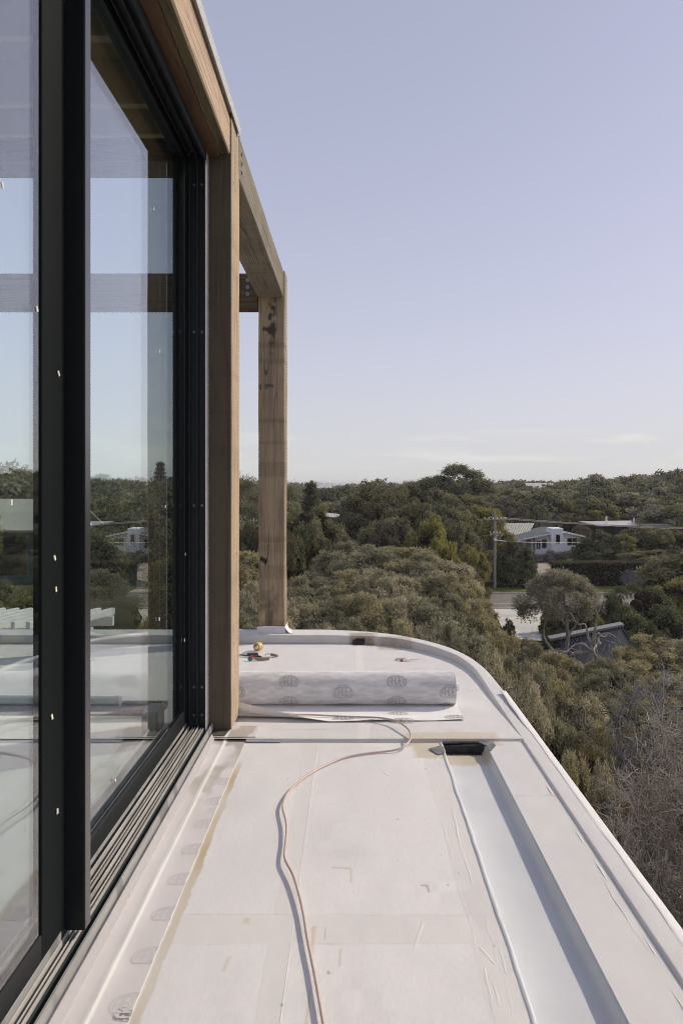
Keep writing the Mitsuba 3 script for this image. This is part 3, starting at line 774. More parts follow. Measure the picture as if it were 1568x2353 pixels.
def warped(bx, amp, f, seed=0, step=0.06):
    """a sawn timber: slightly uneven faces, chipped arrises and butt ends; bx = (x0, x1, y0, y1, z0, z1, arris)"""
    lo, hi, b = np.array(bx[0:6:2]), np.array(bx[1:6:2]), bx[6]
    ax = int(np.argmax(hi - lo))
    u, w = [(1, 2), (2, 0), (0, 1)][ax]
    per = []
    cu = [(lo[u], lo[w] + b), (lo[u] + b, lo[w]), (hi[u] - b, lo[w]), (hi[u], lo[w] + b), (hi[u], hi[w] - b), (hi[u] - b, hi[w]), (lo[u] + b, hi[w]), (lo[u], hi[w] - b)]
    for (a0, b0), (a1, b1) in zip(cu, cu[1:] + cu[:1]):
        n = max(1, int(math.hypot(a1 - a0, b1 - b0) / 0.035))
        per += [(a0 + (a1 - a0) * t, b0 + (b1 - b0) * t) for t in np.linspace(0, 1, n, endpoint=False)]
    per = np.array(per)
    L = np.linspace(lo[ax], hi[ax], max(3, int((hi[ax] - lo[ax]) / step)))
    n = len(per)
    V = np.zeros((len(L), n, 3))
    V[..., ax] = L[:, None]
    V[..., u] = per[None, :, 0]
    V[..., w] = per[None, :, 1]
    d = np.stack([meshkit.fbm(V * f + k * 7.7 + seed, 3, seed=seed + k) - 0.5 for k in range(3)], -1) * amp * 2
    d[..., ax] = 0
    V = V + d
    i, j = np.meshgrid(np.arange(len(L) - 1), np.arange(n), indexing='ij')
    k = (j + 1) % n
    q = np.stack([i * n + j, i * n + k, (i + 1) * n + k, (i + 1) * n + j], -1).reshape(-1, 4)
    fc = [q[:, [0, 1, 2]], q[:, [0, 2, 3]]]
    v = V.reshape(-1, 3)
    v = np.vstack([v, V[0].mean(0), V[-1].mean(0)])
    jj = np.arange(n)
    fc += [np.stack([np.full(n, len(v) - 2), (jj + 1) % n, jj], 1), np.stack([np.full(n, len(v) - 1), (len(L) - 1) * n + jj, (len(L) - 1) * n + (jj + 1) % n], 1)]
    m = trimesh.Trimesh(v, np.vstack(fc), process=False)
    if m.volume < 0:
        m.invert()
    return m


P1Y, P1R = 4.44, 4.745
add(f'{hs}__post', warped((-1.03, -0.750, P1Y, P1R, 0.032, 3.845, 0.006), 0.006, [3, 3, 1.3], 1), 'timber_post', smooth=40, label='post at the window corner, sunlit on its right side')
add(f'{hs}__post', warped((-1.020, -0.738, 7.775, 8.055, -0.030, 3.86, 0.010), 0.007, [3, 3, 1.1], 5), 'timber_post_weathered', smooth=40, label='weathered far post with black water stains, standing on the back kerb')
add(f'{hs}__header_beam', warped((-1.03, -0.758, -2.0, 4.438, 3.593, 3.85, 0.007), 0.005, [2, 0.9, 2], 8), 'timber_header', smooth=40, label='header beam over the glass')
add(f'{hs}__bark_edge', warped((-0.815, -0.765, -2.0, 4.436, 3.586, 3.60, 0.003), 0.004, [6, 1.6, 3], 14), 'bark_edge', smooth=40)
add(f'{hs}__soffit_shade_strip', warped((-0.902, -0.818, -2.0, 4.435, 3.572, 3.5925, 0.003), 0.002, [2, 0.9, 2], 9), 'soffit_shade_wood')  # added strip, dark in colour so the header's underside reads as shaded
add(f'{hs}__beam', warped((-1.03, -0.752, 4.75, 7.772, 3.575, 3.86, 0.007), 0.006, [2, 0.9, 2], 11), 'timber_beam', smooth=40, label='greyed beam between the two posts')
add(f'{hs}__cross_beam', warped((-6.5, -1.035, 7.80, 8.03, 3.535, 3.84, 0.005), 0.004, [0.9, 2, 2], 21), 'timber_cross')
add(f'{hs}__cross_plank', warped((-6.5, -1.033, 7.805, 8.02, 3.470, 3.53, 0.003), 0.003, [0.9, 2, 2], 22), 'timber_cross')
add(f'{hs}__post', box(-6.72, -6.5, 7.78, 8.05, -0.03, 3.86, 0.008), 'timber_post_weathered')
add(f'{hs}__lintel', warped((-6.5, -1.035, 4.50, 4.74, 3.57, 3.845, 0.005), 0.003, [0.9, 2, 2], 23), 'timber_cross')
# bolts
washer = lathe([(0.0, 0.010), (0.011, 0.010), (0.0125, 0.006), (0.0125, 0.0035), (0.024, 0.0035), (0.0245, 0.0), (0.0, 0.0)], 20)
for z in (3.78, 3.715, 3.655):
    add(f'{hs}__bolt', moved(moved(washer, ry=90), (-0.7535, 4.855, z)), 'screw_steel', smooth=30)
for z in (3.765, 3.690, 3.615):
    add(f'{hs}__bolt', moved(moved(washer, rx=90, s=0.95), (-1.14, 7.798, z)), 'screw_steel', smooth=30)
rng = np.random.default_rng(3)
nails = [moved(moved(lathe([(0, 0.0015), (0.0035, 0.001), (0.004, 0.0), (0, 0)], 8), ry=90), (-0.7485, P1Y + dy, z)) for z in (3.45, 3.05, 2.6, 2.25, 1.75, 1.1, 0.55) for dy in (0.08, 0.21)]
add(f'{hs}__nail', cat_(nails), 'bitumen', kind='stuff', label='small dark nail holes in the lit side of the near post')
# roof edge
add(f'{hs}__roof_flashing', cat_([box(-0.739, -0.735, -2.0, 4.71, 3.824, 3.898), box(-0.76, -0.7395, -2.0, 4.71, 3.850, 3.853)]), 'flashing')
add(f'{hs}__roof', box(-6.5, -0.7405, -2.0, 4.72, 3.872, 3.892), 'flashing')
add(f'{hs}__ceiling', box(-6.4, -1.04, -2.0, 4.49, 3.850, 3.866), 'ceiling_ply')
for y in (-1.4, -0.81, -0.22, 0.37, 0.96, 1.55, 2.14, 2.74, 3.33, 3.92, 4.26):
    add(f'{hs}__joist', box(-6.4, -1.06, y - 0.025, y + 0.025, 3.615, 3.848), 'joist_pine')
add(f'{hs}__back_wall', box(-6.60, -6.52, -2.0, 4.74, -0.1, 3.86), 'plaster')
add(f'{hs}__back_wall', box(-6.6, -1.04, -2.12, -2.02, -0.1, 3.86), 'plaster')
body = Polygon([(XL, -2.4)] + [tuple(p) for p in (KO - e * 0.05)[:]]).buffer(0)
add(f'{hs}__wall', extr(body, -11.0, -0.205), 'white_paint')
add(f'{hs}__far_sill', box(-6.4, -1.30, 4.84, 5.05, -0.02, 0.028, 0.004), 'alu_dark')
add(f'{hs}__sill_nib', box(-1.275, -1.185, 4.33, 4.52, 0.014, 0.172, 0.004), 'white_paint')
# flashing wrapped round the far post's foot
fo = []
for z, g in ((-0.064, 0.020), (-0.058, 0.008), (-0.040, 0.004), (0.012, 0.003)):
    ringp = [(-1.025 - g, 8.06 + g), (-1.025 - g, 7.77 - g), (-0.733 + g, 7.77 - g), (-0.733 + g, 8.06 + g)]
    pts = []
    for (x0, y0), (x1, y1) in zip(ringp, ringp[1:] + ringp[:1]):
        for q in np.linspace(0, 1, 14, endpoint=False):
            pts.append((x0 + (x1 - x0) * q, y0 + (y1 - y0) * q, z))
    pts = np.array(pts + pts[:1])
    pts[:, 2] += 0.010 * (z > 0) * (meshkit.noise(pts * 22) - 0.5)
    fo.append(pts)
fo = np.array(fo)
m = grid(fo)
add(f'{hs}__post_wrap', m, 'foil_wrap', smooth=40)
gx = np.array([[(-0.735, 7.75), (-0.69, 7.74), (-0.655, 7.745)], [(-0.735, 7.86), (-0.70, 7.86), (-0.66, 7.87)], [(-0.735, 8.0), (-0.71, 7.99), (-0.69, 8.0)]])
gz = np.array([[0.004, -0.050, -0.060], [0.010, -0.045, -0.060], [0.008, -0.055, -0.061]])
add(f'{hs}__wrap_flap', shell(np.concatenate([gx, gz[..., None]], -1).transpose(1, 0, 2), 0.002), 'foil_wrap', smooth=60)

# ---- sliding glass: sill, head, jamb, sashes
dr_ = f'{hs}__sliding_door'
tag(dr_, 'dark framed sliding glass wall on a three track sill')
Y0, Y1 = -2.0, 4.36
add(f'{dr_}__sill', profile_y([(-1.12, 0.012), (-0.874, 0.012), (-0.874, 0.040), (-1.12, 0.040)], Y0, Y1 + 0.08), 'rubber')
add(f'{dr_}__sill_face', profile_y([(-0.8735, 0.034), (-0.8620, 0.034), (-0.8620, 0.040), (-0.867, 0.071), (-0.8735, 0.071)], Y0, Y1 + 0.08), 'alu_sill')
for x, w, zt in ((-0.906, 0.006, 0.072), (-0.9195, 0.004, 0.072), (-0.937, 0.004, 0.080), (-0.957, 0.006, 0.076), (-0.970, 0.004, 0.076), (-0.992, 0.004, 0.084)):
    add(f'{dr_}__track', box(x - w / 2, x + w / 2, Y0, Y1, 0.0405, zt, 0.001), 'alu_rib')
slope = profile_y([(-0.902, 0.0402), (-0.889, 0.0402), (-0.9015, 0.060)], Y0, Y1)
add(f'{dr_}__drain_slope', slope, 'alu_jamb')
add(f'{dr_}__drain_slope', profile_y([(-0.952, 0.0402), (-0.941, 0.0402), (-0.9515, 0.062)], Y0, Y1), 'alu_jamb')
# head with three channels
for x0, x1, z0 in ((-0.901, -0.889, 3.515), (-0.946, -0.940, 3.53), (-0.992, -0.986, 3.53), (-1.045, -1.035, 3.53)):
    add(f'{dr_}__head_rib', box(x0, x1, Y0, Y1 + 0.002, z0, 3.592, 0.0015), 'alu_jamb')
add(f'{dr_}__head', box(-1.10, -0.9015, Y0, Y1, 3.574, 3.5925), 'alu_jamb')
# far jamb, ribbed, with screws
add(f'{dr_}__jamb', box(-1.10, -0.895, 4.386, 4.436, 0.04, 3.574), 'alu_jamb')
for x0, x1 in ((-0.9015, -0.8935), (-0.9475, -0.9395), (-0.993, -0.987)):
    add(f'{dr_}__jamb_rib', box(x0, x1, 4.350, 4.3865, 0.04, 3.574, 0.0012), 'alu_jamb')
add(f'{dr_}__jamb_trim', box(-0.8932, -0.8895, 4.352, 4.437, 0.04, 3.60, 0.0008), 'flashing')
for x in (-0.968, -0.920):
    for z in (0.14, 0.31, 1.42, 2.48, 3.38):
        add(f'{dr_}__screw', moved(moved(washer, rx=90, s=0.36), (x, 4.3858, z)), 'screw_steel', smooth=30)


def sash(x0, x1, ya, yb, name, s0, s1, zb=0.118, zr=0.200):
    """one leaf: two stiles of widths s0 and s1, rails, beads and a double pane"""
    q = f'{dr_}__{name}'
    add(f'{dr_}__stile', box(x0, x1, ya, ya + s0, zb, 3.572, 0.002), 'alu_dark')
    add(f'{dr_}__stile', box(x0, x1, yb - s1, yb, zb, 3.572, 0.002), 'alu_shade')
    add(f'{dr_}__bottom_rail', cat_([box(x0, x1, ya + s0, yb - s1, zb, zr - 0.012, 0.002), profile_y([(x1 - 0.004, zr - 0.0125), (x1 - 0.0005, zr - 0.0125), (x1 - 0.004, zr - 0.002)], ya + s0, yb - s1)]), 'alu_dark')
    add(f'{dr_}__top_rail', box(x0, x1, ya + s0, yb - s1, 3.50, 3.571, 0.002), 'alu_dark')
    add(f'{dr_}__skirt', box(x0 + 0.006, x1 - 0.003, ya, yb, 0.082, zb - 0.0005), 'alu_sill')
    for xg in (x0 + 0.008, x1 - 0.006):
        v = np.array([(xg, ya + s0, zr - 0.013), (xg, yb - s1, zr - 0.013), (xg, yb - s1, 3.501), (xg, ya + s0, 3.501)])
        add(f'{dr_}__pane', (v, np.array([[0, 1, 2, 3]])), 'pane_glass')


sash(-0.960, -0.932, -1.98, 2.305, 'near_leaf', 0.10, 0.15)
sash(-1.038, -1.004, 2.365, 4.350, 'far_leaf', 0.12, 0.075, 0.106)
add(f'{dr_}__interlock_stile', cat_([box(-0.9395, -0.874, 2.343, 2.393, 0.092, 3.572, 0.0025)]), 'alu_dark')
add(f'{dr_}__stile_face', box(-0.8739, -0.8725, 2.3455, 2.3905, 0.0945, 3.570), 'alu_sheen')
add(f'{dr_}__interlock_fin', box(-0.960, -0.9405, 2.306, 2.352, 0.072, 3.572, 0.0015), 'alu_jamb')
# small cork pads stuck on glass and frame
padm = trimesh.creation.box(extents=[0.003, 0.009, 0.016])
pads = [(-0.936, 2.13, 2.07, 20), (-0.929, 2.24, 1.32, 30), (-0.929, 2.27, 1.90, 35), (-0.929, 2.22, 0.83, 15), (-0.929, 2.25, 1.22, 5), (-0.936, 1.92, 2.35, 30), (-0.936, 1.97, 1.50, 0),
        (-0.929, 2.26, 0.52, 0), (-1.002, 3.62, 2.94, 5), (-1.002, 3.72, 2.24, 12), (-1.002, 3.84, 1.43, 0), (-1.002, 3.72, 0.85, 5), (-1.002, 4.28, 0.62, 10), (-1.002, 4.30, 1.13, 0), (-1.002, 3.03, 0.30, 40)]
for x, y, z, r in pads:
    add(f'{dr_}__spacer_pad', moved(padm, (x, y, z), rx=r), 'cork')

# pergola of white battens beyond the kerb, seen through the glass
pg_ = thing('white_pergola', 'low white slatted pergola roof beyond the kerb, seen through the sliding glass', 'pergola')
for i in range(12):
    x = -5.6 + i * 0.19
    add(f'{pg_}__batten', moved(box(-0.03, 0.03, -0.55, 0.55, -0.045, 0.045, 0.004), (x, 9.5, -0.22), rz=-18), 'white_paint')
for y in (9.1, 9.9):
    add(f'{pg_}__beam', box(-5.75, -3.3, y - 0.04, y + 0.04, -0.40, -0.268), 'white_paint')
for x in (-5.6, -3.45):
    add(f'{pg_}__leg', box(x - 0.05, x + 0.05, 9.06, 9.16, -8.0, -0.402), 'white_paint')


# ------------------------------------------------------------------ terrain, road, gardens
cp_ = np.array([(0, 0, -8.5), (3, 10, -8.5), (10, 15, -9), (-10, 15, -6.5), (-17, 40, -4), (-30, 20, -4), (0, 25, -7.8), (10, 30, -9.4), (20, 40, -10), (20, 55, -10.2), (40, 40, -10.5), (40, 20, -10.5),
                (-5, 66, -10.2), (17, 66, -10.2), (40, 66, -10.2), (-5, 80, -10.1), (17, 80, -10.1), (40, 80, -10.1), (80, 72, -10.2), (26, 100, -7.8), (50, 100, -7.8), (0, 100, -8.5), (-25, 80, -5), (0, 150, -8.8), (50, 150, -7.4),
                (110, 200, -5.2), (0, 250, -9), (-80, 200, -4.5), (160, 300, -4.2), (60, 330, -8.5), (0, 500, -12.5), (300, 560, -1.5), (120, 600, -12), (-300, 600, -10.0), (-150, 350, -9), (0, 900, -20), (500, 900, -9), (-500, 900, -16),
                (0, -60, -9), (60, -60, -10), (-60, -60, -8), (0, -400, -10), (500, 0, -8), (-500, 0, -6), (1200, 1200, -22), (-1200, 1200, -22), (0, 1600, -24), (0, -1500, -12), (1500, 0, -12), (-1500, 0, -12)], float)
_rbf = RBFInterpolator(cp_[:, :2], cp_[:, 2], kernel='linear', smoothing=0.02)


def ground(x, y):
    x, y = np.broadcast_arrays(np.asarray(x, float), np.asarray(y, float))
    z = _rbf(np.c_[x.ravel(), y.ravel()]).reshape(x.shape)
    far = np.clip((np.hypot(x, y) - 1000) / 600, 0, 1)
    z = z * (1 - far) + far * -24.0
    road = np.exp(-np.maximum(np.abs(y - 72) - 6.5, 0) ** 2 / 18.0) * np.clip((140 - np.abs(x - 20)) / 30, 0, 1)
    return z * (1 - road) + road * -10.25


th = np.linspace(-np.pi, np.pi, 181)
rad = np.r_[0.5, np.geomspace(3, 5000, 140)]
GX, GY = np.outer(rad, np.sin(th)), np.outer(rad, np.cos(th))
GZ = ground(GX, GY)
m = grid(np.stack([GX, GY, GZ], -1))
m.invert() if m.face_normals[:, 2].mean() < 0 else None
add('ground', m, 'ground_litter', smooth=True, kind='structure')


def drape(poly, dz, step=1.0, zf=ground):
    v, f = trimesh.creation.triangulate_polygon(Polygon(poly), engine='earcut')
    m = trimesh.Trimesh(np.c_[v, np.zeros(len(v))], f, process=False).subdivide_to_size(step)
    w = m.vertices.copy()
    w[:, 2] = zf(w[:, 0], w[:, 1]) + dz
    m.vertices = w
    if m.face_normals[:, 2].mean() < 0:
        m.invert()
    return m


add('road', drape([(-60, 67.6), (110, 67.6), (110, 77.0), (-60, 77.0)], 0.06, 3), 'asphalt', kind='structure')
add('road__centre_line', drape([(-60, 70.55), (110, 70.55), (110, 70.67), (-60, 70.67)], 0.066, 3), 'road_paint')
for y in (67.5, 77.1):
    add('road__kerb', moved(box(-60, 110, -0.10, 0.10, -0.1, 0.19), (0, y, -10.25)), 'kerb_concrete')
add('verge', drape([(-40, 77.2), (90, 77.2), (90, 80.6), (-40, 80.6)], 0.15, 1.5), 'grass', kind='structure')
add('driveway', drape([(11.2, 52), (13.2, 67.4), (18.2, 67.4), (16.4, 63), (15.2, 58), (14.4, 52)], 0.10, 1.5), 'concrete', kind='structure')
add('verge_001', drape([(16.0, 61.0), (16.6, 63.0), (18.4, 67.35), (21.5, 67.35), (19.5, 63)], 0.16, 1.0), 'grass', kind='structure')
add('path', drape([(19.6, 77.2), (22.0, 77.2), (22.0, 80), (23.4, 84), (24.6, 89), (24.9, 92.5), (22.3, 92.5), (21.8, 88), (20.6, 83), (19.8, 80)], 0.20, 0.8), 'path_concrete', kind='structure')
add('lawn', drape([(25.0, 92.8), (24.6, 88), (23.5, 83.4), (22.3, 80.7), (40, 80.7), (40, 97), (27, 97.5)], 0.15, 1.0), 'grass', kind='structure')


def gz(x, y):
    return float(ground(x, y))


# ---- white gabled house across the road
def prism(pts, mat, name, **kw):
    return add(name, trimesh.convex.convex_hull(np.array(pts, float)), mat, **kw)


def slab(p, th):
    """roof plane through four corners, th thick"""
    p = np.array(p, float)
    return trimesh.convex.convex_hull(np.vstack([p, p - [0, 0, th]]))


def window(parent, x0, x1, y, z0, z1, lights=1, frame='white_paint', d=0.05):
    w = add(f'{parent}__window', box(x0 + 0.04, x1 - 0.04, y - 0.012, y + 0.03, z0 + 0.04, z1 - 0.04), 'window_dark')
    f = 0.06
    fr = [box(x0 - f, x1 + f, y - d, y + 0.01, z1, z1 + f), box(x0 - f, x1 + f, y - d, y + 0.01, z0 - f, z0), box(x0 - f, x0, y - d, y + 0.01, z0, z1), box(x1, x1 + f, y - d, y + 0.01, z0, z1)]
    for k in range(1, lights):
        x = x0 + (x1 - x0) * k / lights
        fr.append(box(x - 0.03, x + 0.03, y - d + 0.005, y + 0.01, z0, z1))
    add(f'{w}__frame', cat_(fr), frame)


def boards(parent, x0, x1, y, z0, z1, mat, pitch=0.18, name='weatherboard'):
    """lapped boards on a wall that faces -y"""
    n = int(round((z1 - z0) / pitch))
    for k in range(n):
        a, b = z0 + (z1 - z0) * k / n, z0 + (z1 - z0) * (k + 1) / n
        add(f'{parent}__{name}', profile_x([(y - 0.022, a), (y, a), (y, b), (y - 0.008, b)], x0, x1), mat)


def profile_x(pts, x0, x1):
    m = trimesh.creation.extrude_polygon(Polygon(pts), x1 - x0, engine='earcut')
    v = m.vertices.copy()
    m.vertices = np.stack([x0 + v[:, 2], v[:, 0], v[:, 1]], 1)
    return m


def sheet_roof(parent, c, mat, ribs, name='roof', th=0.08):
    """metal roof: c = eave left, eave right, ridge right, ridge left; ribs run from eave to ridge"""
    c = np.array(c, float)
    r = add(f'{parent}__{name}', slab(c, th), mat)
    if ribs:
        out = []
        nrm = np.cross(c[1] - c[0], c[3] - c[0])
        nrm /= np.linalg.norm(nrm)
        nrm *= np.sign(nrm[2])
        for t in np.linspace(0.002, 0.998, ribs):
            p, q = c[0] + (c[1] - c[0]) * t, c[3] + (c[2] - c[3]) * t
            out.append(tube([p + nrm * 0.012, q + nrm * 0.012], 0.045, 5))
        add(f'{r}__corrugation', cat_(out), mat, kind='stuff')
    return r


wh = thing('white_house', 'white gabled house with a pale grey roof across the road beyond the power pole', 'house')
prism([(24.9, 98, -9), (31.0, 98, -9), (31.0, 106, -9), (24.9, 106, -9), (31.0, 98, -5.65), (31.0, 106, -5.65), (28.0, 98, -5.02), (28.0, 106, -5.02), (24.9, 98, -5.62), (24.9, 106, -5.62)], 'house_white', f'{wh}__wall')
prism([(12, 103.2, -9), (24.8, 103.2, -9), (24.8, 110, -9), (12, 110, -9), (12, 103.2, -5.8), (24.8, 103.2, -5.8), (24.8, 107, -4.6), (12, 107, -4.6), (12, 110, -5.6), (24.8, 110, -5.6)], 'house_white', f'{wh}__wall')
sheet_roof(wh, [(21.6, 97.2, -6.12), (21.6, 106.5, -6.12), (28.05, 106.5, -4.83), (28.05, 97.2, -4.83)], 'roof_sheet', 30)
sheet_roof(wh, [(31.5, 97.4, -5.52), (31.5, 106.5, -5.52), (28.06, 106.5, -4.83), (28.06, 97.4, -4.83)], 'roof_sheet', 30)
sheet_roof(wh, [(12, 102.4, -6.02), (24.7, 102.4, -6.02), (27.0, 107, -4.25), (12, 107, -4.25)], 'roof_sheet', 40)
sheet_roof(wh, [(12, 111, -5.8), (27, 111, -5.8), (27.0, 107.02, -4.25), (12, 107.02, -4.25)], 'roof_sheet', 0)
add(f'{wh}__chimney_wall', box(26.75, 28.35, 96.9, 99.3, -9.0, -4.42, 0.03), 'house_white')
window(wh, 29.2, 30.6, 98, -6.85, -5.80, 2)
window(wh, 27.35, 27.95, 96.9, -6.5, -5.25, 1)
window(wh, 25.75, 26.45, 98, -7.25, -5.95, 1)
window(wh, 25.0, 25.6, 98, -7.35, -6.15, 2)
add(f'{wh}__fascia', slab([(21.6, 97.12, -6.14), (28.05, 97.12, -4.85), (28.05, 97.19, -4.85), (21.6, 97.19, -6.14)], 0.16), 'house_white')
add(f'{wh}__fascia', slab([(31.5, 97.32, -5.54), (28.06, 97.32, -4.85), (28.06, 97.39, -4.85), (31.5, 97.39, -5.54)], 0.14), 'house_white')
for x in (22.1, 23.3, 24.3):
    add(f'{wh}__veranda_post', box(x - 0.05, x + 0.05, 97.5, 97.6, -9, -5.75), 'house_white')
window(wh, 21.5, 22.5, 103.2, -7.7, -6.4, 2)
add(f'{wh}__veranda_rail', cat_([box(22.1, 26.6, 97.52, 97.57, -7.5, -7.42), box(22.1, 26.6, 97.52, 97.57, -7.85, -7.80)]), 'house_white')
fb = thing('brown_fence', 'dark brown paling fence at the right end of the white gabled house', 'fence')
for i in range(22):
    add(f'{fb}__paling', box(31.4 + i * 0.125, 31.515 + i * 0.125, 99.4, 99.42, -8.6, -6.35 - 0.02 * (i % 3)), 'fence_brown')
add(f'{fb}__rail', box(31.4, 34.15, 99.42, 99.47, -6.8, -6.7), 'fence_brown')

th_ = thing('tiled_house', 'house with a low red-brown tiled roof directly behind the white gabled house', 'house')
prism([(27, 124, -9), (36, 124, -9), (36, 131, -9), (27, 131, -9), (27, 124, -5.2), (36, 124, -5.2), (27, 131, -5.2), (36, 131, -5.2)], 'plaster', f'{th_}__wall')
sheet_roof(th_, [(29, 123.2, -5.1), (36.8, 123.2, -5.1), (36.0, 127.5, -3.7), (29.6, 127.5, -3.7)], 'roof_tile', 40)
sheet_roof(th_, [(29, 132, -5.1), (36.8, 132, -5.1), (36.0, 127.52, -3.7), (29.6, 127.52, -3.7)], 'roof_tile', 0)
prism([(35.0, 123.6, -4.9), (36.9, 122.9, -5.0), (35.8, 126.5, -3.75), (36.1, 126.5, -3.8), (35.2, 125, -4.1)], 'roof_blue', f'{th_}__roof_vent')

dk = thing('dark_house', 'long low dark navy building with a thin pale roof edge behind trees', 'house')
add(f'{dk}__wall', box(41, 55, 112, 120, -8.5, -5.0), 'roof_dark')
add(f'{dk}__roof', slab([(38, 111.2, -4.85), (55.6, 111.2, -4.62), (55.6, 121, -4.5), (38, 121, -4.7)], 0.14), 'flashing')
for x, h_ in ((44.6, 0.9), (40.2, 1.1)):
    add(f'{dk}__flue', tube([(x, 114, -4.7), (x, 114, -4.7 + h_)], 0.14, 12), 'white_paint', smooth=40)
rh = thing('grey_house', 'grey house with a flat pale roof at the right edge of the picture', 'house')
add(f'{rh}__wall', box(60, 70, 135, 143, -8, -4.7), 'grey_boards')
add(f'{rh}__roof', slab([(58.6, 134, -4.25), (71, 134, -4.15), (71, 144, -4.1), (58.6, 144, -4.2)], 0.35), 'flashing')
window(rh, 60.8, 62.4, 135, -6.6, -5.2, 2)
window(rh, 63.2, 65.0, 135, -6.6, -5.2, 2)
bh = thing('blue_house', 'small blue-grey weatherboard cottage with one window, half hidden left of the tall gum', 'house')
add(f'{bh}__wall', box(-5.2, -2.35, 97, 103, -8.6, -2.9), 'blue_boards')
boards(bh, -5.2, -2.35, 97, -4.8, -2.95, 'blue_boards', 0.2)
window(bh, -4.05, -3.35, 96.97, -4.4, -3.35, 1)
add(f'{bh}__roof', slab([(-5.6, 96.3, -2.55), (-1.9, 96.3, -2.95), (-1.9, 104, -2.80), (-5.6, 104, -2.35)], 0.14), 'roof_sheet')
add(f'{bh}__awning', slab([(-2.3, 97.4, -4.25), (-0.9, 97.4, -4.45), (-0.9, 98.6, -4.35), (-2.3, 98.6, -4.15)], 0.08), 'flashing')
# neighbour's shed: dark corrugated roof below the deck
sh = thing('corrugated_shed', 'shed with a dark blue corrugated roof and grey ridge among the trees below the deck', 'shed')
A0, A1, A2, A3 = (8.2, 25.5, -5.75), (11.4, 26.9, -5.8), (11.7, 31.3, -4.68), (8.9, 31.0, -5.25)
prism([(8.2, 25, -9.8), (11.3, 26.7, -9.8), (11.3, 31, -9.8), (8.0, 31, -9.8), (8.2, 25, -5.95), (11.3, 26.7, -5.95), (11.3, 31, -5.0), (8.5, 31, -5.6)], 'grey_boards', f'{sh}__wall')
sheet_roof(sh, [A0, A1, A2, A3], 'roof_dark', 26)
add(f'{sh}__ridge_cap', slab([np.array(A3) + [-0.4, -0.05, 0.13], np.array(A2) + [0.1, -0.05, 0.13], np.array(A2) + [0.1, 0.38, 0.16], np.array(A3) + [-0.4, 0.38, 0.16]], 0.10), 'grey_boards')
add(f'{sh}__gutter', tube([np.array(A0) + [0, -0.06, -0.05], np.array(A1) + [0, -0.06, -0.05]], 0.06, 8), 'flashing')

# teal house seen through the glass
tl = thing('teal_house', 'teal weatherboard house with a pale corrugated roof seen through the sliding glass on the left', 'house')
add(f'{tl}__wall', box(-24, -17.0, 40, 47, -6.0, -1.12), 'teal_boards')
boards(tl, -24, -17.0, 40, -3.9, -1.15, 'teal_boards', 0.22)
window(tl, -19.6, -18.1, 39.97, -3.55, -1.35, 1, 'teal_boards', 0.09)
window(tl, -22.6, -20.9, 39.97, -3.2, -1.5, 2, 'white_paint', 0.09)
sheet_roof(tl, [(-24.6, 39.4, -1.02), (-16.6, 39.4, -1.02), (-16.6, 43.6, 0.62), (-24.6, 43.6, 0.62)], 'roof_sheet', 70)
sheet_roof(tl, [(-24.6, 47.8, -1.02), (-16.6, 47.8, -1.02), (-16.6, 43.62, 0.62), (-24.6, 43.62, 0.62)], 'roof_sheet', 0)
prism([(-16.98, 40.1, -1.1), (-16.98, 46.9, -1.1), (-16.98, 43.6, 0.5), (-17.05, 40.1, -1.1), (-17.05, 46.9, -1.1), (-17.05, 43.6, 0.5)], 'white_paint', f'{tl}__gable')

far_spots = [(54, 205, 7, 1.0, 'small pale roofed house among the trees above the white gabled house'), (-11, 225, 8, 0.9, 'small pale house in the canopy between the blue cottage and the tall gum'), (98, 262, 9, 1.9, 'pale house on the right hillside below the crest'),
             (-33, 330, 8, 1.2, 'pale house with a flat roof among trees on the far left skyline'), (33, 300, 12, 1.4, 'long dark roofed house low on the skyline right of the tall gum'), (152, 340, 14, 1.8, 'pale gabled house on the crest of the right hill'),
             (-96, 260, 12, 2.0, 'pale timber house on the wooded skyline, seen through the glass')]
for x, y, w, z, lab in far_spots:
    q = thing('distant_house', lab, 'house')
    dark = 'dark' in lab
    add(f'{q}__wall', box(x - w / 2, x + w / 2, y, y + 8, z - 5.5, z - 0.6), 'roof_dark' if dark else 'plaster')
    sheet_roof(q, [(x - w / 2 - 0.5, y - 0.5, z - 0.6), (x + w / 2 + 0.5, y - 0.5, z - 0.6), (x + w / 2 + 0.5, y + 4, z + 0.9), (x - w / 2 - 0.5, y + 4, z + 0.9)], 'flashing', 0)
    for k in range(3):
        xx = x - w / 2 + w * (k + 0.5) / 3
        window(q, xx - 0.8, xx + 0.8, y, z - 2.8, z - 1.4, 2)

# ---- power poles and wires
def pole(x, y, zb, zt, label, arms=((0.35, 2.3),), r=0.15, box_at=None, group=None):
    q = thing('power_pole', label, 'power pole', group)
    add(f'{q}__shaft', tube([(x, y, zb), (x, y, zt)], [r, r * 0.72], 12), 'pole_wood', smooth=40)
    for dz, w in arms:
        a = add(f'{q}__crossarm', box(x - w / 2, x + w / 2, y - r - 0.09, y - r + 0.03, zt - dz - 0.06, zt - dz + 0.06), 'pole_wood')
        for t in np.linspace(-0.46, 0.46, 6 if w > 1.5 else 4):
            ins = lathe([(0, 0), (0.05, 0), (0.07, 0.06), (0.04, 0.09), (0.065, 0.14), (0.03, 0.2), (0, 0.21)], 10)
            add(f'{q}__insulator', moved(ins, (x + t * w, y - r - 0.03, zt - dz + 0.062)), 'insulator', smooth=40)
    if box_at:
        add(f'{q}__junction_box', box(x - 0.17, x + 0.17, y - r - 0.2, y - r + 0.0, zt - box_at, zt - box_at + 0.28, 0.02), 'insulator')
    return (x, y, zt)


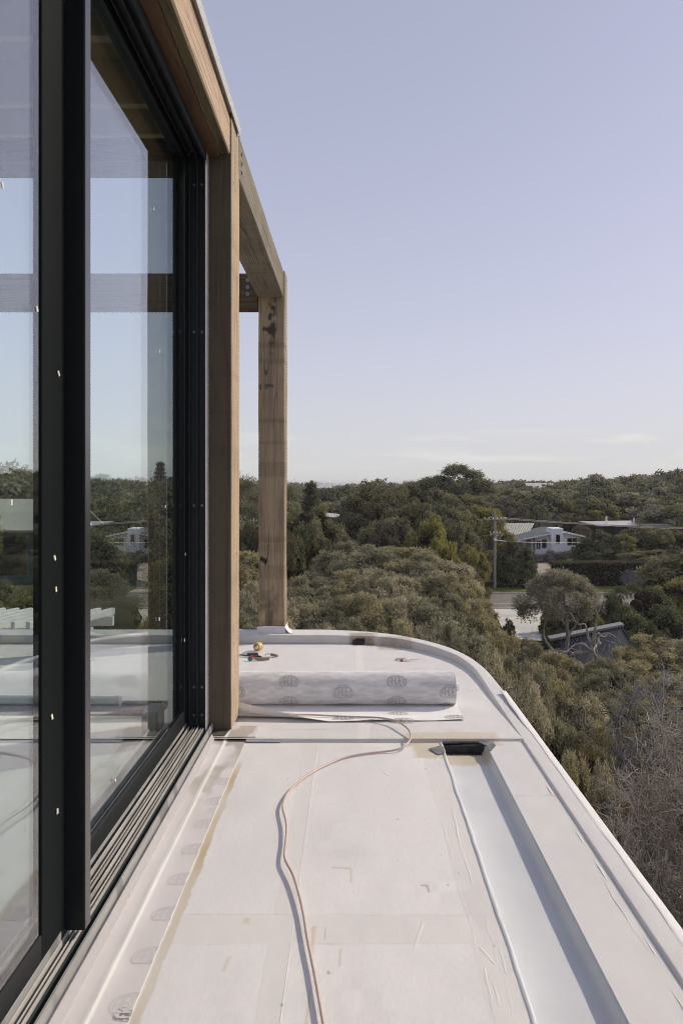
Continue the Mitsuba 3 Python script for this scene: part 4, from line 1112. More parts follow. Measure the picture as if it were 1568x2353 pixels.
pole(15.86, 80.3, -10.2, -1.45, 'tall grey timber power pole with white insulators beside the road', ((0.95, 2.5), (2.55, 1.1)), 0.17, 3.35)
pole(-12.55, 90, -7, -2.6, 'pale power pole standing in the gum trees left of the far post', ((0.5, 1.2),), 0.2, 1.3)
pole(152.0, 390, -2, 7.3, 'thin power pole on the crest of the right hill', ((0.5, 3.0),), 0.22)
pole(70.5, 395, -6, 5.2, 'thin distant power pole on the skyline above the white house', ((0.5, 3.0),), 0.22)
pole(97.0, 230, -4, -0.6, 'pale distant pole in the trees at the right edge', ((0.4, 1.6),), 0.2)


def wire(p, q, sag, r, label):
    t = np.linspace(0, 1, 40)[:, None]
    c = np.array(p) * (1 - t) + np.array(q) * t - np.c_[t * 0, t * 0, 4 * sag * t * (1 - t)]
    add('power_line', tube(c, r, 5), 'cable', label=label, cat='cable')


wire((15.9, 80.1, -4.75), (41.0, 100, -5.6), 0.55, 0.035, 'pale service wire running from the power pole across the front of the white house')
wire((16.8, 80.1, -2.2), (90, 98, -2.4), 1.6, 0.030, 'upper overhead wire running right from the power pole')
wire((15.2, 80.1, -2.2), (90, 99, -3.4), 1.4, 0.030, 'second overhead wire running right below the upper one')
wire((-2.6, 95, -3.95), (7.0, 78, -4.5), 0.30, 0.05, 'thick pale bundled cable sloping down right of the blue cottage')
wire((-2.6, 95, -4.25), (7.0, 78, -4.75), 0.32, 0.04, 'lower of the two pale cables right of the blue cottage')
wire((97, 230, -0.9), (125, 215, -2.2), 0.8, 0.05, 'overhead wire at the right edge on the hillside')
wire((15.9, 80.1, -4.0), (-6, 70, -4.2), 0.6, 0.015, 'thin dark wire running left from the power pole through the trees')

# ------------------------------------------------------------------ vegetation
def unit(v):
    return v / (np.linalg.norm(v, axis=-1, keepdims=True) + 1e-9)


def limb(p0, p1, r0, r1, rng, n=7, wig=0.12, sides=6):
    p0, p1 = np.array(p0, float), np.array(p1, float)
    t = np.linspace(0, 1, n)[:, None]
    L = np.linalg.norm(p1 - p0)
    c = p0 * (1 - t) + p1 * t
    c[1:-1] += rng.normal(size=(n - 2, 3)) * wig * L * 0.35
    c[:, 2] += 0.10 * L * np.sin(t[:, 0] * np.pi)
    c = spline(c, n * 2)
    return tube(c, np.linspace(r0, r1, len(c)), sides, cap=False)


def leafy(seed, lobes, per_lobe, k, leaf_l, leaf_w, tones, up=0.35, spread=0.8, tuft_j=0.5, droop=0.0, flat=0.4, whole=0.35, jit=0.34):
    """crown of leaf sprigs: lobes = rows of (x, y, z, r, flatten); each lobe carries per_lobe * r^2 tufts of k leaves on its outer shell.
    flat: the share of leaves that lie along the lobe's surface, the others stand out of it along the tuft"""
    rng = np.random.default_rng(seed)
    lobes = np.asarray(lobes, float)
    cen = np.average(lobes[:, :3], axis=0, weights=lobes[:, 3])
    V, Cc = [], []
    for lx, ly, lz, r, fl in lobes:
        n = max(6, int(per_lobe * r * r))
        d = unit(rng.normal(size=(n, 3)))
        out = unit(np.array([lx, ly, lz]) - cen + np.array([0, 0, 0.5]))
        keep = rng.random(n) < 0.25 + 0.75 * np.clip((d @ out) * 0.7 + d[:, 2] * 0.5 + 0.35, 0, 1)
        d = d[keep]
        n = len(d)
        bump = 0.70 + 0.52 * meshkit.fbm(d * 2.3 + seed + lx, 3, seed=seed)
        rad = r * bump * (1 - 0.40 * rng.random(n) ** 3)
        c = np.array([lx, ly, lz]) + d * rad[:, None] * [1, 1, fl]
        co = unit((c - cen) * [1, 1, 1.3] + [0, 0, 0.3])
        nd = unit(unit(d * [1, 1, 1 / fl]) * (1 - whole) + co * whole)
        td = unit(d * [1, 1, fl] + np.array([0, 0, up]) + rng.normal(size=(n, 3)) * 0.30)
        tone = (0.82 + 0.36 * rng.random(n)) * (0.85 + 0.3 * rng.random())
        which = rng.random(n)
        base = np.repeat(c, k, 0) + rng.normal(size=(n * k, 3)) * leaf_l * tuft_j
        dirs = unit(np.repeat(td, k, 0) + rng.normal(size=(n * k, 3)) * spread + np.array([0, 0, -droop]))
        nn = unit(np.repeat(nd, k, 0) + rng.normal(size=(n * k, 3)) * jit)
        lie = (rng.random(n * k) < flat)[:, None]
        dirs = np.where(lie, unit(dirs - (dirs * nn).sum(1, keepdims=True) * nn), dirs)
        L = leaf_l * (0.6 + 0.8 * rng.random(n * k))[:, None]
        sv = np.where(lie, np.cross(nn, dirs), np.cross(dirs, rng.normal(size=(n * k, 3))))
        side = unit(sv) * leaf_w * (0.7 + 0.6 * rng.random(n * k))[:, None]
        V.append(np.stack([base - side * 0.5, base + side * 0.5 + dirs * L * 0.25, base + dirs * L], 1))
        w = np.repeat(which, k)[:, None]
        col = np.where(w < 0.5, tones[0], np.where(w < 0.85, tones[1], tones[2])) * np.repeat(tone, k)[:, None] * (0.88 + 0.24 * rng.random(n * k))[:, None]
        Cc.append(np.repeat(col[:, None], 3, 1))
    V = np.concatenate(V).reshape(-1, 3)
    Cc = np.concatenate(Cc).reshape(-1, 3)
    return V, np.arange(len(V)).reshape(-1, 3), Cc


def clumps(seed, lobes, n, r, fl=0.85):
    """small clumps scattered over the upper shells of big lobes, with the lobes' cores kept thin"""
    rng = np.random.default_rng(seed)
    out = []
    L = np.asarray(lobes)
    cen = L[:, :3].mean(0)
    w = L[:, 3] ** 2
    for i in rng.choice(len(L), n, p=w / w.sum()):
        d = unit(rng.normal(size=3))
        o = unit(L[i, :3] - cen + [0, 0, 0.4])
        if d @ o < -0.15:
            d = unit(d - 1.6 * (d @ o) * o)
        out.append((*(L[i, :3] + d * L[i, 3] * [1, 1, L[i, 4]] * rng.uniform(0.78, 1.05)), r * rng.uniform(0.65, 1.35), fl))
    return out


def dome_lobes(seed, R, zc, H, n, r, fl=0.8, low=-0.3):
    """lobe centres over a dome of radius R and height H centred at zc"""
    rng = np.random.default_rng(seed)
    out = []
    for i in range(n):
        u = (i + 0.5) / n
        z = low + (1 - low) * u
        a = i * 2.39996 + rng.normal() * 0.35
        q = math.sqrt(max(0.0, 1 - max(z, 0) ** 2)) * (1.0 if z > 0 else 0.92)
        q *= 0.80 + 0.25 * rng.random()
        out.append((R * q * math.cos(a), R * q * math.sin(a), zc + H * z * (0.86 + 0.26 * rng.random()), r * (0.75 + 0.55 * rng.random()), fl))
    out.append((0, 0, zc + 0.25 * H, r * 1.2, fl))
    return out


protos = {}
HALF = {}


def proto(name, lobes, trunk, leaves, bark='bark_grey', core=0, inner=0.68):
    V, Fc, Cc = leaves
    tm = cat_(trunk)
    scene[name] = {'type': 'shapegroup', 'trunk': mikit.ply(tm, bark, smooth=True), 'crown': mikit.ply((V, Fc), 'leaf', color=Cc)}
    if core:                                    # added solid dark cores, so gaps between the leaves read as shade
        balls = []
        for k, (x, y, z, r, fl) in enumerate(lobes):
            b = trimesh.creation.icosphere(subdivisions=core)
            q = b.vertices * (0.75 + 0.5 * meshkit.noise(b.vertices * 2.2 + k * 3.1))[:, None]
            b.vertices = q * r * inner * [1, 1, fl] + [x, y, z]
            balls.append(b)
        scene[name]['twigs_or_core'] = mikit.ply(cat_(balls), 'crown_shade_core')
    protos[name] = V[:, 2].max()
    HALF[name] = float(np.percentile(np.hypot(V[:, 0], V[:, 1]), 97))


def trunks(seed, lobes, h, r, n=7, spread=0.25, forks=2):
    rng = np.random.default_rng(seed)
    lob = np.asarray(lobes)
    out = []
    for f in range(forks):
        base = np.array([rng.normal() * spread * 0.5, rng.normal() * spread * 0.5, -0.6])
        fork = np.array([rng.normal() * spread, rng.normal() * spread, h])
        out.append(limb(base, fork, r, r * 0.75, rng, 6, 0.10, 8))
        for i in rng.permutation(len(lob))[:n]:
            end = lob[i, :3] + [0, 0, 0.2 * lob[i, 3]]
            mid = fork * 0.45 + end * 0.55 + rng.normal(size=3) * 0.2
            out.append(limb(fork, mid, r * 0.55, r * 0.3, rng, 5, 0.12))
            out.append(limb(mid, end, r * 0.3, r * 0.10, rng, 5, 0.12, 5))
            for _ in range(3):
                out.append(limb(mid * 0.4 + end * 0.6, end + rng.normal(size=3) * lob[i, 3] * 0.55, r * 0.13, r * 0.03, rng, 4, 0.15, 4))
    return out


GREY = np.array([(0.275, 0.260, 0.180), (0.225, 0.218, 0.148), (0.335, 0.308, 0.228)])
OLIVE = np.array([(0.190, 0.190, 0.100), (0.150, 0.158, 0.084), (0.240, 0.226, 0.125)])
GOLD = np.array([(0.275, 0.262, 0.085), (0.215, 0.215, 0.075), (0.335, 0.300, 0.108)])
DEEP = np.array([(0.115, 0.135, 0.075), (0.092, 0.110, 0.062), (0.185, 0.195, 0.110)])
GUM = np.array([(0.205, 0.205, 0.125), (0.170, 0.175, 0.110), (0.26, 0.24, 0.15)])
DRY = np.array([(0.165, 0.145, 0.108), (0.135, 0.120, 0.088), (0.20, 0.17, 0.13)])
MAUVE = np.array([(0.20, 0.175, 0.19), (0.155, 0.14, 0.14), (0.25, 0.22, 0.24)])

GREY, OLIVE, GOLD, DEEP, GUM, DRY = GREY * [1.36, 1.33, 1.36], OLIVE * [1.18, 1.12, 1.15], GOLD * [1.18, 1.14, 1.2], DEEP * [1.2, 1.1, 1.08], GUM * 1.2, DRY * 1.15

# fine-leaved tea trees next to the deck: 7 m tall, 2.6 m across the crown's half
for i, (nm, tones) in enumerate((('tea_tree_form', GREY * [1.20, 1.18, 1.14]), ('tea_tree_form_001', GREY * [0.88, 0.90, 0.84]), ('tea_tree_form_002', GREY * [1.10, 1.06, 0.88]))):
    lb = dome_lobes(11 + i, 0.72, 5.0, 1.15, 6, 1.02, 0.9, -1.0)
    lb += dome_lobes(31 + i, 0.55, 3.7, 0.9, 4, 0.80, 0.9, -0.8)
    lc = clumps(35 + i, lb, 235, 0.235)
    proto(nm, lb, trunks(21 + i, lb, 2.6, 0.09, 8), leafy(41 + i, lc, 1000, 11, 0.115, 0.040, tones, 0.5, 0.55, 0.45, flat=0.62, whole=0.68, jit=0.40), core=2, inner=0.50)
# broad round-headed coast trees
for i, (nm, tones) in enumerate((('moonah_form', OLIVE * 1.12), ('moonah_form_001', OLIVE * [0.86, 0.84, 0.88]), ('moonah_form_002', DRY))):
    lb = dome_lobes(51 + i, 2.5, 4.2, 2.3, 20, 0.85, 0.72, -0.6)
    lb += dome_lobes(57 + i, 1.5, 4.0, 1.3, 5, 0.9, 0.8, -0.5)
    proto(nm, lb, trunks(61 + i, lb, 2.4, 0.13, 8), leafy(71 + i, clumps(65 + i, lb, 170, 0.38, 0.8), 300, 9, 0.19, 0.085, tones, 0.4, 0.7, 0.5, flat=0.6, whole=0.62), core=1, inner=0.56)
lb = dome_lobes(81, 2.3, 3.9, 2.4, 24, 0.78, 0.8, -0.8)
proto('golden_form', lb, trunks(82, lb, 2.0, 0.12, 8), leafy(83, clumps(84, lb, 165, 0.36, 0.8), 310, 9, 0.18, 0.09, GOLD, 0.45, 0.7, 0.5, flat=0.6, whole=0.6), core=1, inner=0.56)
lb = dome_lobes(91, 2.6, 2.4, 2.3, 26, 0.80, 0.85, -0.9)
lb += dome_lobes(95, 1.6, 2.2, 1.4, 6, 0.9, 0.9, -0.6)
proto('glossy_form', lb, trunks(92, lb, 1.0, 0.12, 8), leafy(93, clumps(94, lb, 120, 0.50, 0.8), 300, 8, 0.18, 0.10, DEEP, 0.5, 0.75, 0.5, flat=0.55, whole=0.55), core=1, inner=0.56)
# light versions for the far canopy: six metres tall
for i, (nm, tones) in enumerate((('canopy_form', OLIVE * 1.08), ('canopy_form_001', GREY * 0.80), ('canopy_form_002', DEEP * 0.92), ('canopy_form_003', GOLD * 0.9))):
    lb = dome_lobes(101 + i, 2.6, 3.7, 2.0, 17, 1.0, 0.68, -0.7)
    proto(nm, lb, trunks(111 + i, lb, 2.0, 0.14, 3, forks=1), leafy(121 + i, clumps(125 + i, lb, 34, 0.75, 0.7), 75, 6, 0.40, 0.26, tones, 0.5, 0.7, 0.35, flat=0.85, whole=0.6, jit=0.28), core=1, inner=0.56)
# still lighter ones for the wood beyond 170 m
for i, (nm, tones) in enumerate((('distant_form', OLIVE * 0.95), ('distant_form_001', GREY * 0.72), ('distant_form_002', DEEP * 1.15))):
    lb = dome_lobes(181 + i, 2.6, 3.7, 2.0, 12, 1.1, 0.68, -0.4)
    proto(nm, lb, [tube([(0, 0, -0.6), (0, 0, 3.5)], [0.16, 0.08], 5)], leafy(191 + i, lb, 26, 5, 0.75, 0.50, tones, 0.5, 0.7, 0.3, flat=0.9, whole=0.5, jit=0.24), core=1)
# gum: bare limbs carrying separate flat pads of leaf
def gum_lobes(seed, pads):
    rng = np.random.default_rng(seed)
    out = []
    for x, y, z, r in pads:
        for _ in range(4):
            out.append((x + rng.normal() * r * 0.45, y + rng.normal() * r * 0.45, z + rng.normal() * r * 0.12, r * (0.45 + 0.25 * rng.random()), 0.5))
    return out


pads = [(-4.6, 0, 9.0, 1.4), (-3.3, 0.8, 10.0, 1.4), (-1.8, -0.5, 10.7, 1.5), (-0.3, 0.5, 11.2, 1.4), (1.2, -0.4, 12.7, 1.2), (2.4, 0.2, 12.9, 1.2), (3.7, 0.4, 12.0, 1.3), (4.9, 0, 10.8, 1.2), (5.5, 0.3, 9.6, 1.1), (1.2, -0.6, 10.2, 1.2), (2.8, 0.6, 9.6, 1.3), (-2.2, -0.8, 8.6, 1.6), (0.2, 0.7, 8.6, 1.7), (-4.6, 0.4, 6.8, 1.5), (4.2, 0.2, 7.4, 1.6), (1.8, -0.5, 7.0, 1.7)]
lb = gum_lobes(131, pads)
proto('gum_form', lb, trunks(132, np.array([(*p[:3], p[3], 1) for p in pads]), 3.8, 0.22, 16, 0.4, 1), leafy(133, lb, 230, 8, 0.34, 0.11, GUM, 0.15, 0.8, 0.7, 0.25), 'bark_pale')
pads = [(-1.5, 0, 7.4, 1.2), (0.2, 0.4, 8.6, 1.3), (1.7, 0, 7.8, 1.2), (-0.6, -0.5, 5.8, 1.2), (1.0, 0.4, 6.0, 1.2), (-2.0, 0.4, 5.6, 1.0)]
lb = gum_lobes(141, pads)
proto('gum_form_001', lb, trunks(142, np.array([(*p[:3], p[3], 1) for p in pads]), 3.0, 0.16, 6, 0.4, 1), leafy(143, lb, 110, 7, 0.34, 0.11, GUM * 0.95, 0.15, 0.8, 0.8, 0.25), 'bark_pale')
# tiered pine
tiers = []
for k in range(11):
    z = 2.2 + k * 0.95
    R = 3.0 * (1 - k / 11.5)
    for a in range(7):
        t = a / 7 * 2 * np.pi + k * 0.4
        for q in (0.45, 0.85):
            tiers.append((R * q * math.cos(t), R * q * math.sin(t), z + 0.22 * q, 0.42 + 0.2 * (1 - k / 11), 0.35))
rngp = np.random.default_rng(5)
proto('pine_form', tiers, [tube([(0, 0, -0.5), (0, 0, 12.8)], [0.22, 0.04], 8)], leafy(151, tiers, 130, 6, 0.34, 0.10, DEEP * 0.8, 0.1, 0.6, 0.6))
# low shrubs
lb = dome_lobes(161, 0.75, 0.55, 0.55, 12, 0.36, 0.85, -0.6)
proto('shrub_form', lb, trunks(162, lb, 0.25, 0.03, 4), leafy(163, lb, 900, 8, 0.10, 0.035, MAUVE, 0.6, 0.55, 0.6))
lb = dome_lobes(171, 0.9, 0.7, 0.7, 12, 0.42, 0.85, -0.6)
proto('shrub_form_001', lb, trunks(172, lb, 0.3, 0.03, 4), leafy(173, lb, 900, 8, 0.11, 0.05, GOLD, 0.6, 0.6, 0.6))

HT = {k: v for k, v in protos.items()}


def plant(name, form, x, y, zb, height, label, cat='tree', width=1.0, rz=None, group=None, r=None):
    k = key(name)
    i = len(scene)
    s = height / HT[form]
    if r is not None:                           # spread given as the crown's half-width in metres
        width = r / (HALF[form] * s)
    rz = (i * 137.5) % 360 if rz is None else rz
    scene[k] = {'type': 'instance', 'to_world': T().translate([x, y, zb]).rotate([0, 0, 1], rz).scale([s * width, s * width, s]), 'shapegroup': {'type': 'ref', 'id': form}}
    tag(k, label, cat, group)
    return k


TEA = ('tea_tree_form', 'tea_tree_form_001', 'tea_tree_form_002')
# ---- next to the deck: x, y, ground, height, width, label
near = [
    (-0.78, 32, -8.0, 6.25, 1.94, 'grey-green tea tree in the back row, first to the right of the far post'),
    (0.80, 33, -8.0, 7.03, 2.30, 'tallest of the grey-green tea trees, top of the mass behind the kerb'),
    (2.42, 32, -8.0, 6.80, 2.04, 'grey-green tea tree in the back row, just right of the tallest one'),
    (3.72, 31, -8.0, 6.54, 1.69, 'grey-green tea tree at the right end of the back row above the scupper'),
    (-1.55, 27, -8.0, 6.28, 1.47, 'grey-green tea tree in the second row, close to the far post'),
    (-0.08, 27, -8.0, 6.39, 1.55, 'grey-green tea tree in the second row, below the gap left of the tallest one'),
    (1.26, 26, -8.0, 6.59, 1.50, 'grey-green tea tree in the second row, right below the tallest one'),
    (2.65, 27, -8.0, 6.28, 1.55, 'grey-green tea tree in the second row, above the red-ended marker'),
    (3.86, 26, -8.0, 6.46, 1.26, 'grey-green tea tree at the right end of the second row, against the road'),
    (-1.60, 22, -8.0, 6.22, 1.13, 'grey-green tea tree in the middle row touching the far post'),
    (-0.53, 22, -8.0, 6.27, 1.27, 'grey-green tea tree in the middle row, second from the far post'),
    (0.55, 21.5, -8.0, 6.42, 1.24, 'grey-green tea tree in the centre of the thicket behind the kerb'),
    (1.65, 22, -8.0, 6.35, 1.27, 'grey-green tea tree in the middle row above the rusty scupper stain'),
    (2.57, 21, -8.0, 6.37, 1.21, 'grey-green tea tree in the middle row above the bend of the kerb'),
    (3.54, 21.5, -8.0, 6.21, 0.98, 'grey-green tea tree in the middle row, nearest the driveway'),
    (-0.88, 17, -8.0, 6.34, 0.98, 'low tea tree directly behind the kerb beside the far post'),
    (0.05, 17, -8.0, 6.40, 0.98, 'low tea tree directly behind the scupper in the kerb'),
    (0.95, 16.5, -8.0, 6.55, 0.95, 'low tea tree directly behind the kerb, right of the scupper'),
    (1.88, 17, -8.0, 6.42, 0.98, 'low tea tree directly behind the start of the kerb curve'),
    (2.62, 16.5, -8.0, 6.43, 0.95, 'low tea tree directly behind the bend of the kerb'),
    (3.42, 17, -9.0, 7.17, 0.72, 'low tea tree between the kerb bend and the driveway'),
    (2.54, 13.5, -9.0, 7.54, 0.65, 'tea tree hugging the deck just beyond the end of the curved kerb'),
    (3.35, 14, -9.0, 7.36, 0.72, 'tea tree with a dark forked trunk just past the notch in the deck edge'),
    (-4.02, 26, -7.2, 6.39, 1.34, 'taller tea tree in the gap between the two timber posts'),
    (-2.64, 20, -7.4, 6.31, 0.91, 'tea tree in the gap between the posts, against the far post'),
    (-2.86, 17.5, -7.4, 6.05, 0.85, 'low tea tree in the gap between the two timber posts'),
    (10.75, 26, -9.0, 5.10, 1.42, 'tea tree hiding the right end of the corrugated roof'),
    (12.05, 26, -9.0, 5.03, 1.50, 'tea tree at the right edge of the picture below the dark shrubbery'),
    (7.33, 20.5, -9.0, 5.46, 1.06, 'tea tree in front of the lower edge of the corrugated roof'),
    (8.55, 21, -9.0, 5.42, 1.21, 'tea tree in front of the right end of the corrugated roof'),
    (9.34, 20.5, -9.0, 5.29, 1.18, 'tea tree at the right edge, second row below the shrubbery'),
    (6.21, 20.5, -9.0, 4.98, 0.93, 'tea tree below the foot of the forked trunk'),
    (4.58, 17, -9.0, 6.43, 0.82, 'tea tree below the pale driveway'),
    (5.25, 16.5, -9.0, 5.89, 0.85, 'tea tree in the middle of the thicket right of the deck'),
    (6.34, 17, -9.0, 5.78, 0.98, 'tea tree below the corrugated roof, second row'),
    (7.05, 16.5, -9.0, 5.77, 0.95, 'tea tree above the bare twiggy shrub'),
    (2.81, 12.2, -9.0, 7.39, 0.59, 'tea tree close to the deck edge beside the end of the kerb shadow'),
    (3.50, 12.5, -9.0, 6.85, 0.64, 'bright tea tree against the deck edge beside the drain'),
    (4.11, 12.5, -9.0, 6.51, 0.68, 'tea tree left of the bare twiggy shrub'),
    (4.96, 13, -9.0, 6.27, 0.63, 'small bright tea tree just above the tip of the bare twiggy shrub'),
    (5.99, 13, -9.0, 6.55, 0.67, 'tea tree cut by the right edge of the picture above the bare shrub'),
    (3.06, 10.3, -9.0, 6.79, 0.44, 'low shaded tea tree under the deck edge'),
    (3.69, 10.6, -9.0, 6.52, 0.39, 'low shaded tea tree left of the foot of the bare twiggy shrub'),
    (6.15, 26, -9.2, 5.39, 1.0, 'tea tree at the near end of the pale driveway'),
    (6.3, 22.5, -9.2, 5.5, 1.05, 'tea tree at the left corner of the corrugated shed'),
    (6.62, 23, -9.2, 5.45, 0.9, 'tea tree at the left end of the corrugated roof, below the forked crown'),
    (7.6, 22, -9.2, 5.6, 0.85, 'tea tree in front of the middle of the corrugated roof'),
    (8.5, 22.5, -9.2, 5.7, 0.8, 'tea tree reaching up to the ridge of the corrugated roof'),
    (7.2, 22.0, -9.2, 4.9, 1.0, 'low tea tree at the foot of the dead trunk'),
]
for i, (x, y, zb, h, w, lab) in enumerate(near):
    plant('tea_tree', TEA[i % 3], x, y, zb, h, lab, r=w * 1.06)
plant('golden_bush', 'golden_form', -2.25, 14.2, -7.2, 5.5, 'yellow-green bush low in the gap between the two timber posts', 'bush', 0.6)
for i, (x, y, h, lab) in enumerate(((-10.5, 24, 4.2, 'yellow-green tree in front of the teal house, seen through the glass'), (-8.2, 22, 3.6, 'second bush in front of the teal house, seen through the glass'), (-20.3, 36, 5.6, 'tree at the left corner of the teal house'), (-12.6, 34, 5.0, 'bush hiding the right end of the teal house'),
                                   (-7.0, 30, 5.2, 'olive tree behind the glass, right of the teal house'), (-13.6, 27, 3.6, 'olive bush low in front of the teal house wall'))):
    plant('garden_tree', ('golden_form', 'moonah_form')[i % 2], x, y, gz(x, y), h, lab)

# ---- mid distance: form, x, y, ground, height, width, name, label
mid = [
    ('glossy_form', 13.6, 46, -10.2, 3.3, 1.7, 'bush', 'dark bush behind the forked tree at the edge of the driveway'),
    ('glossy_form', 16.0, 55, -10.2, 3.2, 1.6, 'bush', 'dark bush beside the grass triangle at the roadside'),
    ('glossy_form', 16.1, 45, -10.2, 5.5, 2.32, 'bush', 'big dark glossy bush right of the tree with the forked trunk'),
    ('glossy_form', 19.4, 47, -10.2, 5.4, 2.71, 'bush', 'dark glossy bush in the middle of the shrubbery below the road'),
    ('golden_form', 22.6, 50, -10.2, 5.4, 1.82, 'bush', 'yellow-green bush at the right edge just below the road'),
    ('glossy_form', 14.9, 39, -10.2, 5.2, 2.25, 'bush', 'dark glossy bush lowest of the shrubbery, above the corrugated shed'),
    ('glossy_form', 18.3, 41, -10.2, 5.0, 2.11, 'bush', 'dark glossy bush cut by the right edge above the shed'),
    ('golden_form', 11.6, 34, -10, 5.5, 0.45, 'bush', 'slim yellowish sapling between the forked tree and the dark shrubbery'),
    ('glossy_form', 11.3, 52, -10.2, 2.1, 0.50, 'bush', 'small dark bush standing on the pale driveway'),
    ('moonah_form', -2.5, 44, -8, 8.6, 2.13, 'tree', 'large dark tree right of the far post with a rounded top'),
    ('moonah_form_001', -3.9, 40, -8, 7.3, 1.33, 'tree', 'dark tree just behind the right edge of the far post'),
    ('moonah_form', 2.5, 56, -9, 8.3, 2.55, 'tree', 'olive tree behind the tallest tea tree'),
    ('golden_form', 4.7, 44, -9, 8.9, 1.65, 'tree', 'tall yellow-green round tree left of the power pole'),
    ('golden_form', 4.7, 38, -9.2, 8.1, 1.20, 'tree', 'lower yellow-green tree in front of the tall round one'),
    ('moonah_form_002', 2.6, 46, -9, 8.6, 1.73, 'tree', 'greyish brown thin-leaved tree beside the yellow-green round one'),
    ('moonah_form_002', -0.5, 38, -8.5, 7.4, 1.38, 'tree', 'brownish tree top just above the tea trees'),
    ('golden_form', 10.1, 62, -10, 6.5, 1.6, 'tree', 'rounded yellow-olive bush left of the foot of the power pole'),
    ('moonah_form', 8.8, 58, -10, 5.3, 1.58, 'tree', 'dark bush in front of the rounded yellow-olive one'),
    ('golden_form', 15.7, 86, -9.6, 8.8, 3.75, 'tree', 'broad yellow-green tree behind the power pole'),
    ('glossy_form', 18.4, 82, -10.1, 5.7, 2.58, 'tree', 'dark clipped tree between the power pole and the path'),
    ('glossy_form', 19.3, 80.5, -10.1, 2.0, 0.88, 'bush', 'low dark bush beside the start of the path'),
    ('moonah_form', 11.1, 78, -9.8, 9.0, 2.93, 'tree', 'olive tree left of the power pole top'),
    ('moonah_form_001', 5.7, 72, -9.5, 9.4, 3.05, 'tree', 'dark olive tree in the middle, below the tall gum'),
    ('moonah_form_001', 2.5, 82, -8.6, 10.2, 4.22, 'tree', 'wide dark tree between the blue cottage and the tall gum'),
    ('gum_form', 12.6, 104, -8.8, 13.6, 6.6, 'gum_tree', 'tallest gum tree, its open crown breaking the skyline in the middle'),
    ('moonah_form_001', 7.0, 100, -8.8, 10.6, 4.24, 'tree', 'dense dark tree under the left limbs of the tall gum'),
    ('moonah_form', 13.5, 97, -9, 9.8, 4.41, 'tree', 'dense olive tree under the right limbs of the tall gum'),
    ('moonah_form_002', 24.0, 118, -8, 7.5, 4.43, 'tree', 'brown-olive tree between the tall gum and the white house'),
    ('gum_form_001', -10.1, 70, -6.6, 9.4, 1.91, 'gum_tree', 'gum with pale limbs between the two timber posts'),
    ('gum_form_001', -12.8, 80, -6.6, 9.1, 1.94, 'gum_tree', 'second gum behind the gap between the posts'),
    ('gum_form_001', -7.1, 76, -7.2, 9.4, 1.93, 'gum_tree', 'gum just right of the far post'),
    ('pine_form', -5.3, 90, -7.6, 9.6, 2.62, 'conifer', 'dark layered conifer right of the far post, left of the blue cottage'),
    ('moonah_form_001', -6.4, 46, -7.2, 6.6, 1.39, 'tree', 'olive tree low in the gap between the posts'),
    ('moonah_form', 28.9, 124, -7.8, 4.4, 3.01, 'tree', 'tree left of the tiled roof'),
    ('pine_form', 27.5, 110, -8.2, 5.2, 1.07, 'conifer', 'small dark conical tree behind the roof of the white house'),
    ('golden_form', 40.7, 128, -7, 5.2, 5.59, 'tree', 'wide yellow-olive tree behind the tiled roof'),
    ('golden_form', 46.8, 132, -7, 4.7, 4.64, 'tree', 'second wide yellow-olive tree, right of the first, above the dark building'),
    ('moonah_form_002', 52.0, 128, -6.6, 3.3, 4.27, 'tree', 'brownish tree above the dark navy building'),
    ('moonah_form_001', 56.4, 150, -6.5, 6.0, 6.36, 'tree', 'large dark tree on the slope above the dark navy building'),
    ('glossy_form', 31.2, 91, -9.2, 5.1, 3.42, 'tree', 'dark rounded tree right of the lawn, half smothered by climber'),
    ('golden_form', 33.8, 90, -9.2, 4.7, 1.75, 'tree', 'pale topped tree with silver-green climber right of the lawn'),
    ('moonah_form', 38.7, 94, -9.2, 5.7, 3.42, 'tree', 'dark olive tree right of the pale topped tree'),
    ('moonah_form_001', 44.1, 97, -9.2, 5.3, 3.82, 'tree', 'dark olive tree at the right edge beyond the road'),
    ('moonah_form', 35.5, 85, -9.8, 3.6, 3.61, 'tree', 'dark tree in shade at the right end of the hedge'),
    ('moonah_form_001', 39.6, 86, -9.8, 3.5, 3.13, 'tree', 'shaded tree at the right edge above the yellow-green bush'),
    ('moonah_form_002', 33.1, 104, -8, 3.7, 1.39, 'tree', 'small tree at the right end of the white house'),
]
for form, x, y, zb, h, w, name, lab in mid:
    plant(name if name != 'tree' else 'coast_tree', form, x, y, zb, h, lab, {'bush': 'bush', 'gum_tree': 'tree', 'conifer': 'tree'}.get(name, 'tree'), r=w * 1.05, rz=0 if form == 'gum_form' else None)
nth = ('leftmost', 'second', 'third', 'fourth', 'fifth', 'sixth', 'rightmost')
for i, (x, y, h) in enumerate(((22.6, 92.9, 1.25), (23.7, 93.0, 1.35), (24.9, 93.2, 1.3), (26.2, 94.0, 1.5), (27.3, 94.4, 1.25), (28.6, 95.4, 1.15), (29.9, 95.6, 1.2))):
    plant('flowering_shrub', 'shrub_form', x, y, gz(x, y) + 0.05, h, f'{nth[i]} of the mauve-grey rounded shrubs along the front of the white house', 'shrub', 1.2, group='mauve shrubs along the white house')

